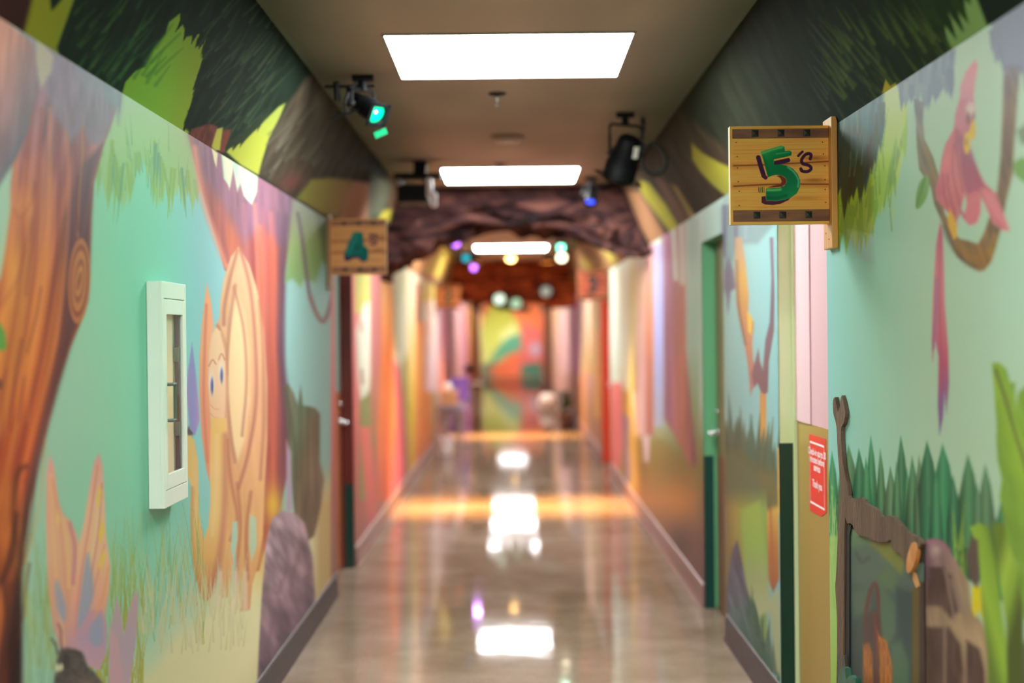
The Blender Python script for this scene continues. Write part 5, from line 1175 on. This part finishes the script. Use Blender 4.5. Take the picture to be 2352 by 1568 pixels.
cv.poly([(2096, 1350), (2112, 1350), (2112, 1640), (2094, 1640)], (128, 102, 44), soft=4); cv.poly([(2113, 1340), (2132, 1330), (2132, 1640), (2112, 1640)], (74, 50, 46), soft=4)
keep = np.ones((nu - 1, nv - 1), bool)
top = np.interp(px.reshape(nu, nv)[:-1, :-1], [1948, 1960, 2046, 2078, 2096, 2128], [1206, 1222, 1250, 1290, 1300, 1300]); keep &= py.reshape(nu, nv)[:-1, :-1] > top - 4
o = grid_mesh('painted_panel', P, nu, nv, keep, mat_painted('picture_paint', rough=.35), parent=t); apply_paint(o.data, cv, K_ALB * .72)
bm = new(); box(bm, (W - .0035, za + .002, .18), (W - .0012, zb - .002, 1.12)); link('backing_board', bm, M_dark, t); o['label'] = 'dim teal painted jungle picture with an orange animal'
# teal cut-out plant in front of the picture's lower corner
pl = thing('cutout_plant', (W, 5.1, .4), 'small dark teal cut-out of stubby leaves at the foot of the branch frame', 'decoration')
bm = new(); prism(bm, [at_x(a, b, W - .054) for a, b in ((1936, 1640), (1936, 1560), (1940, 1535), (1948, 1530), (1954, 1534), (1956, 1556), (1960, 1552), (1966, 1550), (1970, 1560), (1978, 1556), (1979, 1640))], (-.018, 0, 0))
es = [e for e in bm.edges if all(v.co.x < W - .068 for v in e.verts)]; bmesh.ops.bevel(bm, geom=es, offset=.003, segments=2, affect='EDGES'); link('leaf_cluster', bm, mat('teal_paint', (30, 104, 80), .45, noise=((18, 72, 60), 20, 3)), pl)
bm = new(); prism(bm, [at_x(a, b, W - .034) for a, b in ((1940, 1640), (1940, 1562), (1974, 1566), (1974, 1640))], (-.019, 0, 0)); link('backing', bm, M_bark2, pl)

# ================================================================== carved bark arches
def arch(name, inner, yc, D, m, label, fy=None, seed=0, amp=.05, ridges=1.0):
    """inner: (X, H) points of the opening from the left foot over the top to the right foot"""
    I = rso3([(a, 0, b) for a, b in inner], 10); n = len(I)
    x0, x1 = I[0].x, I[-1].x
    def outer(p):
        # project outwards from the middle of the corridor to the wall, cove or ceiling
        c = Vector((0, 0, 1.9)); d = Vector((p.x - c.x, 0, p.z - c.z)); best = 1e9
        for (nx, nz_, k) in ((1, 0, W), (-1, 0, W), (0, 1, CEIL), ((CEIL - TOPW), (W - HC), (CEIL - TOPW) * W + (W - HC) * TOPW), (-(CEIL - TOPW), (W - HC), (CEIL - TOPW) * W + (W - HC) * TOPW)):
            q = d.x * nx + d.z * nz_
            if q > 1e-6: best = min(best, (k - c.x * nx - c.z * nz_) / q)
        return c + d * (best - .004)
    bm = new(); rings = []; ns = 26
    for i, p in enumerate(I):
        o_ = outer(p); t = i / (n - 1); ring = []
        yy = yc + (fy(p.x) if fy else 0)
        dirv = (p - o_); 
        for k in range(ns + 1):
            th = math.pi * k / ns; r = max(0.0, math.sin(th)) ** .55; y = yy - math.cos(th) * D / 2
            q = o_ + dirv * r; q.y = y
            if 0 < k < ns:
                nn = mnoise.fractal(Vector((q.x * 2.2 + seed, q.y * 3.0, q.z * 2.2)), .8, 2.1, 5)
                rd = abs(math.sin(th * 5 * ridges + 2.2 * mnoise.noise(Vector((t * 9, th, seed)))))
                off = amp * (nn * 1.5 + rd * .7 - .35) * min(1, math.sin(th) * 2.5)
                nrm = Vector((dirv.x, 0, dirv.z)).normalized() * math.sin(th) + Vector((0, -math.cos(th), 0))
                q += nrm * off
            # stay inside the corridor
            lim = outer(q) if True else q; c = Vector((0, 0, 1.9))
            if Vector((q.x, 0, q.z - 1.9)).length > Vector((lim.x, 0, lim.z - 1.9)).length: q.x, q.z = lim.x, lim.z
            ring.append(bm.verts.new(q))
        rings.append(ring)
    for A, B in zip(rings, rings[1:]):
        for k in range(ns): bm.faces.new((A[k], B[k], B[k + 1], A[k + 1]))
    bm.faces.new(rings[0]); bm.faces.new(rings[-1][::-1])
    bmesh.ops.recalc_face_normals(bm, faces=bm.faces[:])
    t = thing(name, (0, yc, CEIL), label, 'arch'); link('bark_body', bm, m, t, True)
    for k, (ta, tb, th_) in enumerate(((.12, .55, .9), (.42, .9, 1.15), (.3, .7, 1.7))):
        bm = new(); pts = []; 
        for q in range(15):
            i = int((ta + (tb - ta) * q / 14) * (n - 1)); p = I[i]; o_ = outer(p); th = th_ + .35 * math.sin(q * .55 + k * 2)
            w_ = o_ + (p - o_) * max(0, math.sin(th)) ** .55; w_.y = yc + (fy(p.x) if fy else 0) - math.cos(th) * D / 2 - .02; pts.append(w_)
        tube(bm, rso3(pts, 3), [.02 + .028 * math.sin(math.pi * min(1, j / 42)) for j in range(len(rso3(pts, 3)))], 10); link('root', bm, m, t, True)
    return t
def bark(name, a, b, c):
    m = mat(name, a, .85, bump=.8, bscale=14, stretch=(1, 1, 1), spec=.12); nt = m.node_tree; bs = nt.nodes['Principled BSDF']
    tc = nt.nodes.new('ShaderNodeTexCoord'); mp = nt.nodes.new('ShaderNodeMapping'); mp.inputs['Scale'].default_value = (1.2, 3, 4)
    nz_ = nt.nodes.new('ShaderNodeTexNoise'); nz_.inputs['Scale'].default_value = 1.6; nz_.inputs['Detail'].default_value = 5; nz_.inputs['Distortion'].default_value = 1.6
    r = nt.nodes.new('ShaderNodeValToRGB'); e = r.color_ramp.elements; e[0].position = .34; e[1].position = .68; e[0].color = lin(a) + (1,); e[1].color = lin(c) + (1,)
    q = e.new(.5); q.color = lin(b) + (1,)
    nt.links.new(tc.outputs['Object'], mp.inputs[0]); nt.links.new(mp.outputs[0], nz_.inputs['Vector']); nt.links.new(nz_.outputs['Fac'], r.inputs[0]); nt.links.new(r.outputs[0], bs.inputs['Base Color'])
    return m
M_bk1 = bark('carved_bark', (16, 9, 12), (50, 28, 28), (88, 54, 46)); M_bk2 = bark('orange_lit_bark', (80, 34, 26), (160, 76, 42), (196, 104, 56))  # second bark has the orange light on the far arch in its colour
def hx(px, py, Y): q = at_y(px, py, Y); return (q.x, q.z)
in1 = [(-1.19, EYE.z + .50), hx(885, 616, 13.2), hx(912, 600, 13.2), hx(950, 580, 13.2), hx(985, 560, 13.2), hx(1030, 548, 13.2), hx(1078, 538, 13.2), hx(1110, 526, 13.2), hx(1166, 520, 13.2), hx(1242, 527, 13.2), hx(1300, 538, 13), hx(1346, 545, 12.9), hx(1380, 556, 12.7), hx(1420, 570, 12.4), hx(1466, 583, 12.1), (1.17, EYE.z + .655), (1.192, EYE.z + .70)]
arch('tree_arch', in1, 13.35, .62, M_bk1, 'dark brown carved bark arch spanning the corridor, nearer of the two arches', fy=lambda x: -1.0 * max(0, (x - .45) / .75) ** 1.3 if x > .45 else 0, seed=2, amp=.085)
in2 = [(-1.19, EYE.z + .58), hx(1040, 682, 26.4), hx(1060, 690, 26.4), hx(1090, 694, 26.4), hx(1120, 692, 26.4), hx(1180, 690, 26.4), hx(1230, 694, 26.4), hx(1270, 700, 26.4), hx(1300, 706, 26.4), (1.185, EYE.z + .5)]
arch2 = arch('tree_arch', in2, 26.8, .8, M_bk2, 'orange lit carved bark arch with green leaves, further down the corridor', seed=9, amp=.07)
# leaf garland under the second arch
R = random.Random(5); bm = new(); st = [(-.38, 26.5, 2.50), (-.3, 26.3, 2.34), (-.1, 26.3, 2.30), (.1, 26.3, 2.28), (.3, 26.3, 2.22), (.42, 26.5, 2.48)]
tube(bm, rso3(st), .012, 8); link('vine', bm, mat('vine_green', (50, 70, 40), .6), arch2)
bm = new()
for k in range(70):
    p = rso3(st)[6 + R.randrange(28)] + Vector((R.uniform(-.04, .04), R.uniform(-.08, .08), R.uniform(-.09, .05))); a = R.uniform(0, 6.28); u = Vector((math.cos(a), math.sin(a) * .5, -.6)).normalized() * .09; v = u.cross(Vector((0, 1, .3))).normalized() * .03
    vs = [bm.verts.new(p + q) for q in (Vector(), u * .4 + v, u * .8 + v * .7, u * 1.1, u * .8 - v * .7, u * .4 - v)]; bm.faces.new(vs)
link('foliage', bm, mat('leaf_green', (46, 96, 50), .5), arch2)

# ================================================================== things standing far down the corridor
def bin_():
    x, y = -.97, 20.6; t = thing('waste_bin', (x, y, 0), 'small white waste bin on the floor at the left wall, far down the corridor', 'bin')
    bm = new(); lathe(bm, (x, y, .002), (0, 0, 1), [(0, .095), (.01, .1), (.24, .125), (.25, .13), (.25, .12), (.03, .095)], 28, cap=False); bm.faces.new(list(bm.verts)[:28][::-1]); link('body', bm, mat('white_plastic', (240, 232, 236), .4), t, True)
    bm = new(); lathe(bm, (x, y, .245), (0, 0, 1), [(0, .13), (.012, .134), (.018, .126), (.018, .11)], 28, cap=False); link('rim', bm, mat('pale_pink_plastic', (236, 214, 222), .4), t, True)
bin_()
def table(x, y, w, d, h, m, label, th=.03):
    t = thing('side_table', (x, y, 0), label, 'table')
    bm = new(); box(bm, (x - w / 2, y - d / 2, h - th), (x + w / 2, y + d / 2, h), .005); link('table_top', bm, m, t)
    for sx in (-1, 1):
        for sy in (-1, 1):
            bm = new(); cx, cy = x + sx * (w / 2 - .035), y + sy * (d / 2 - .035); tube(bm, [(cx, cy, .0005), (cx, cy, h - th)], [.014, .02], 12); link('leg', bm, m, t)
    bm = new(); box(bm, (x - w / 2 + .03, y - d / 2 + .03, h - th - .06), (x + w / 2 - .03, y + d / 2 - .03, h - th)); link('apron', bm, m, t)
M_peach = mat('peach_wood', (226, 168, 124), .5); M_grey = mat('grey_paint', (150, 140, 160), .5)
table(-.98, 22.6, .36, .7, .62, M_grey, 'grey side table against the left wall, with a peach box on it')
t = thing('storage_box', (-1.0, 22.45, .62), 'peach coloured box standing on the grey side table', 'box')
bm = new(); box(bm, (-1.13, 22.3, .621), (-.87, 22.6, .80), .01); link('box_body', bm, M_peach, t); bm = new(); box(bm, (-1.14, 22.29, .80), (-.86, 22.61, .85), .008); link('lid', bm, M_peach, t)
t = thing('ball', (-1.02, 22.45, .85), 'round white ball on top of the peach box', 'ball'); bm = new(); bmesh.ops.create_uvsphere(bm, u_segments=24, v_segments=16, radius=.065, matrix=Matrix.Translation((-1.02, 22.45, .916))); link('ball_shell', bm, M_white, t, True); bm = new(); lathe(bm, (-1.02, 22.45, .975), (0, 0, 1), [(0, .012), (.012, .01)], 12); link('valve', bm, M_grey, t)
def chair(x, y, m, label, rz=0):
    t = thing('chair', (x, y, 0), label, 'chair'); w = .34
    bm = new(); box(bm, (x - w / 2, y - w / 2, .42), (x + w / 2, y + w / 2, .46), .012); link('seat', bm, m, t)
    bm = new(); box(bm, (x - w / 2, y + w / 2 - .03, .56), (x + w / 2, y + w / 2, .98), .012); link('backrest', bm, m, t)
    for sx in (-1, 1):
        for sy in (-1, 1):
            bm = new(); tube(bm, [(x + sx * (w / 2 - .015), y + sy * (w / 2 - .015), .001), (x + sx * (w / 2 - .02), y + sy * (w / 2 - .02), .56 if sy > 0 else .42)], .014, 10); link('leg', bm, m, t)
chair(-.93, 25.0, mat('violet_paint', (112, 84, 180), .4), 'violet chair against the left wall beyond the grey side table')
table(-.90, 30.2, .5, .9, .70, mat('tan_wood', (196, 150, 96), .5), 'tan wooden side table at the left wall, far down the corridor')
t = thing('desk_lamp', (-.92, 30.0, .7), 'black lamp standing on the far tan side table', 'lamp')
bm = new(); lathe(bm, (-.92, 30.0, .701), (0, 0, 1), [(0, .08), (.015, .08), (.02, .012)], 20); link('base', bm, M_black, t, True); bm = new(); tube(bm, [(-.92, 30, .72), (-.92, 30, .98)], .012); link('stem', bm, M_black, t); bm = new(); lathe(bm, (-.92, 30, .93), (0, 0, 1), [(0, .11), (.16, .06), (.165, .02)], 20); link('lamp_shade', bm, M_black, t, True)
t = thing('pouf', (.80, 32.6, 0), 'round cream pouf standing on the floor at the right, far down the corridor', 'pouf')
bm = new(); lathe(bm, (.80, 32.6, .001), (0, 0, 1), [(0, .13), (.04, .18), (.16, .205), (.28, .19), (.34, .13), (.36, .03)], 28); link('cushion', bm, mat('cream_leather', (250, 228, 205), .5), t, True)
bm = new(); lathe(bm, (.80, 32.6, .358), (0, 0, 1), [(0, .02), (.012, .018), (.016, .006)], 12); link('button', bm, M_peach, t, True)
t = thing('potted_plant', (.98, 26.0, 0), 'leafy green potted plant at the right wall below the orange arch', 'plant')
bm = new(); lathe(bm, (.98, 26, .001), (0, 0, 1), [(0, .10), (.28, .15), (.30, .155), (.30, .13), (.27, .12)], 24); link('pot', bm, mat('brown_clay', (120, 80, 66), .6), t, True)
bm = new()
for k in range(60):
    a = R.uniform(0, 6.28); r = R.uniform(.02, .1); p = Vector((.98 + r * math.cos(a) * .6, 26 + r * math.sin(a), .28 + R.uniform(0, .35))); u = Vector((math.cos(a) * .5, math.sin(a), R.uniform(.4, 1.4))).normalized() * R.uniform(.1, .2); v = u.cross(Vector((0, 0, 1))).normalized() * .035; w_ = Vector((0, 0, -.03))
    vs = [bm.verts.new(p + q) for q in (Vector(), u * .5 + v, u * 1.0 + w_, u * .5 - v)]; bm.faces.new(vs)
link('foliage', bm, mat('plant_green', (74, 96, 52), .5), t)
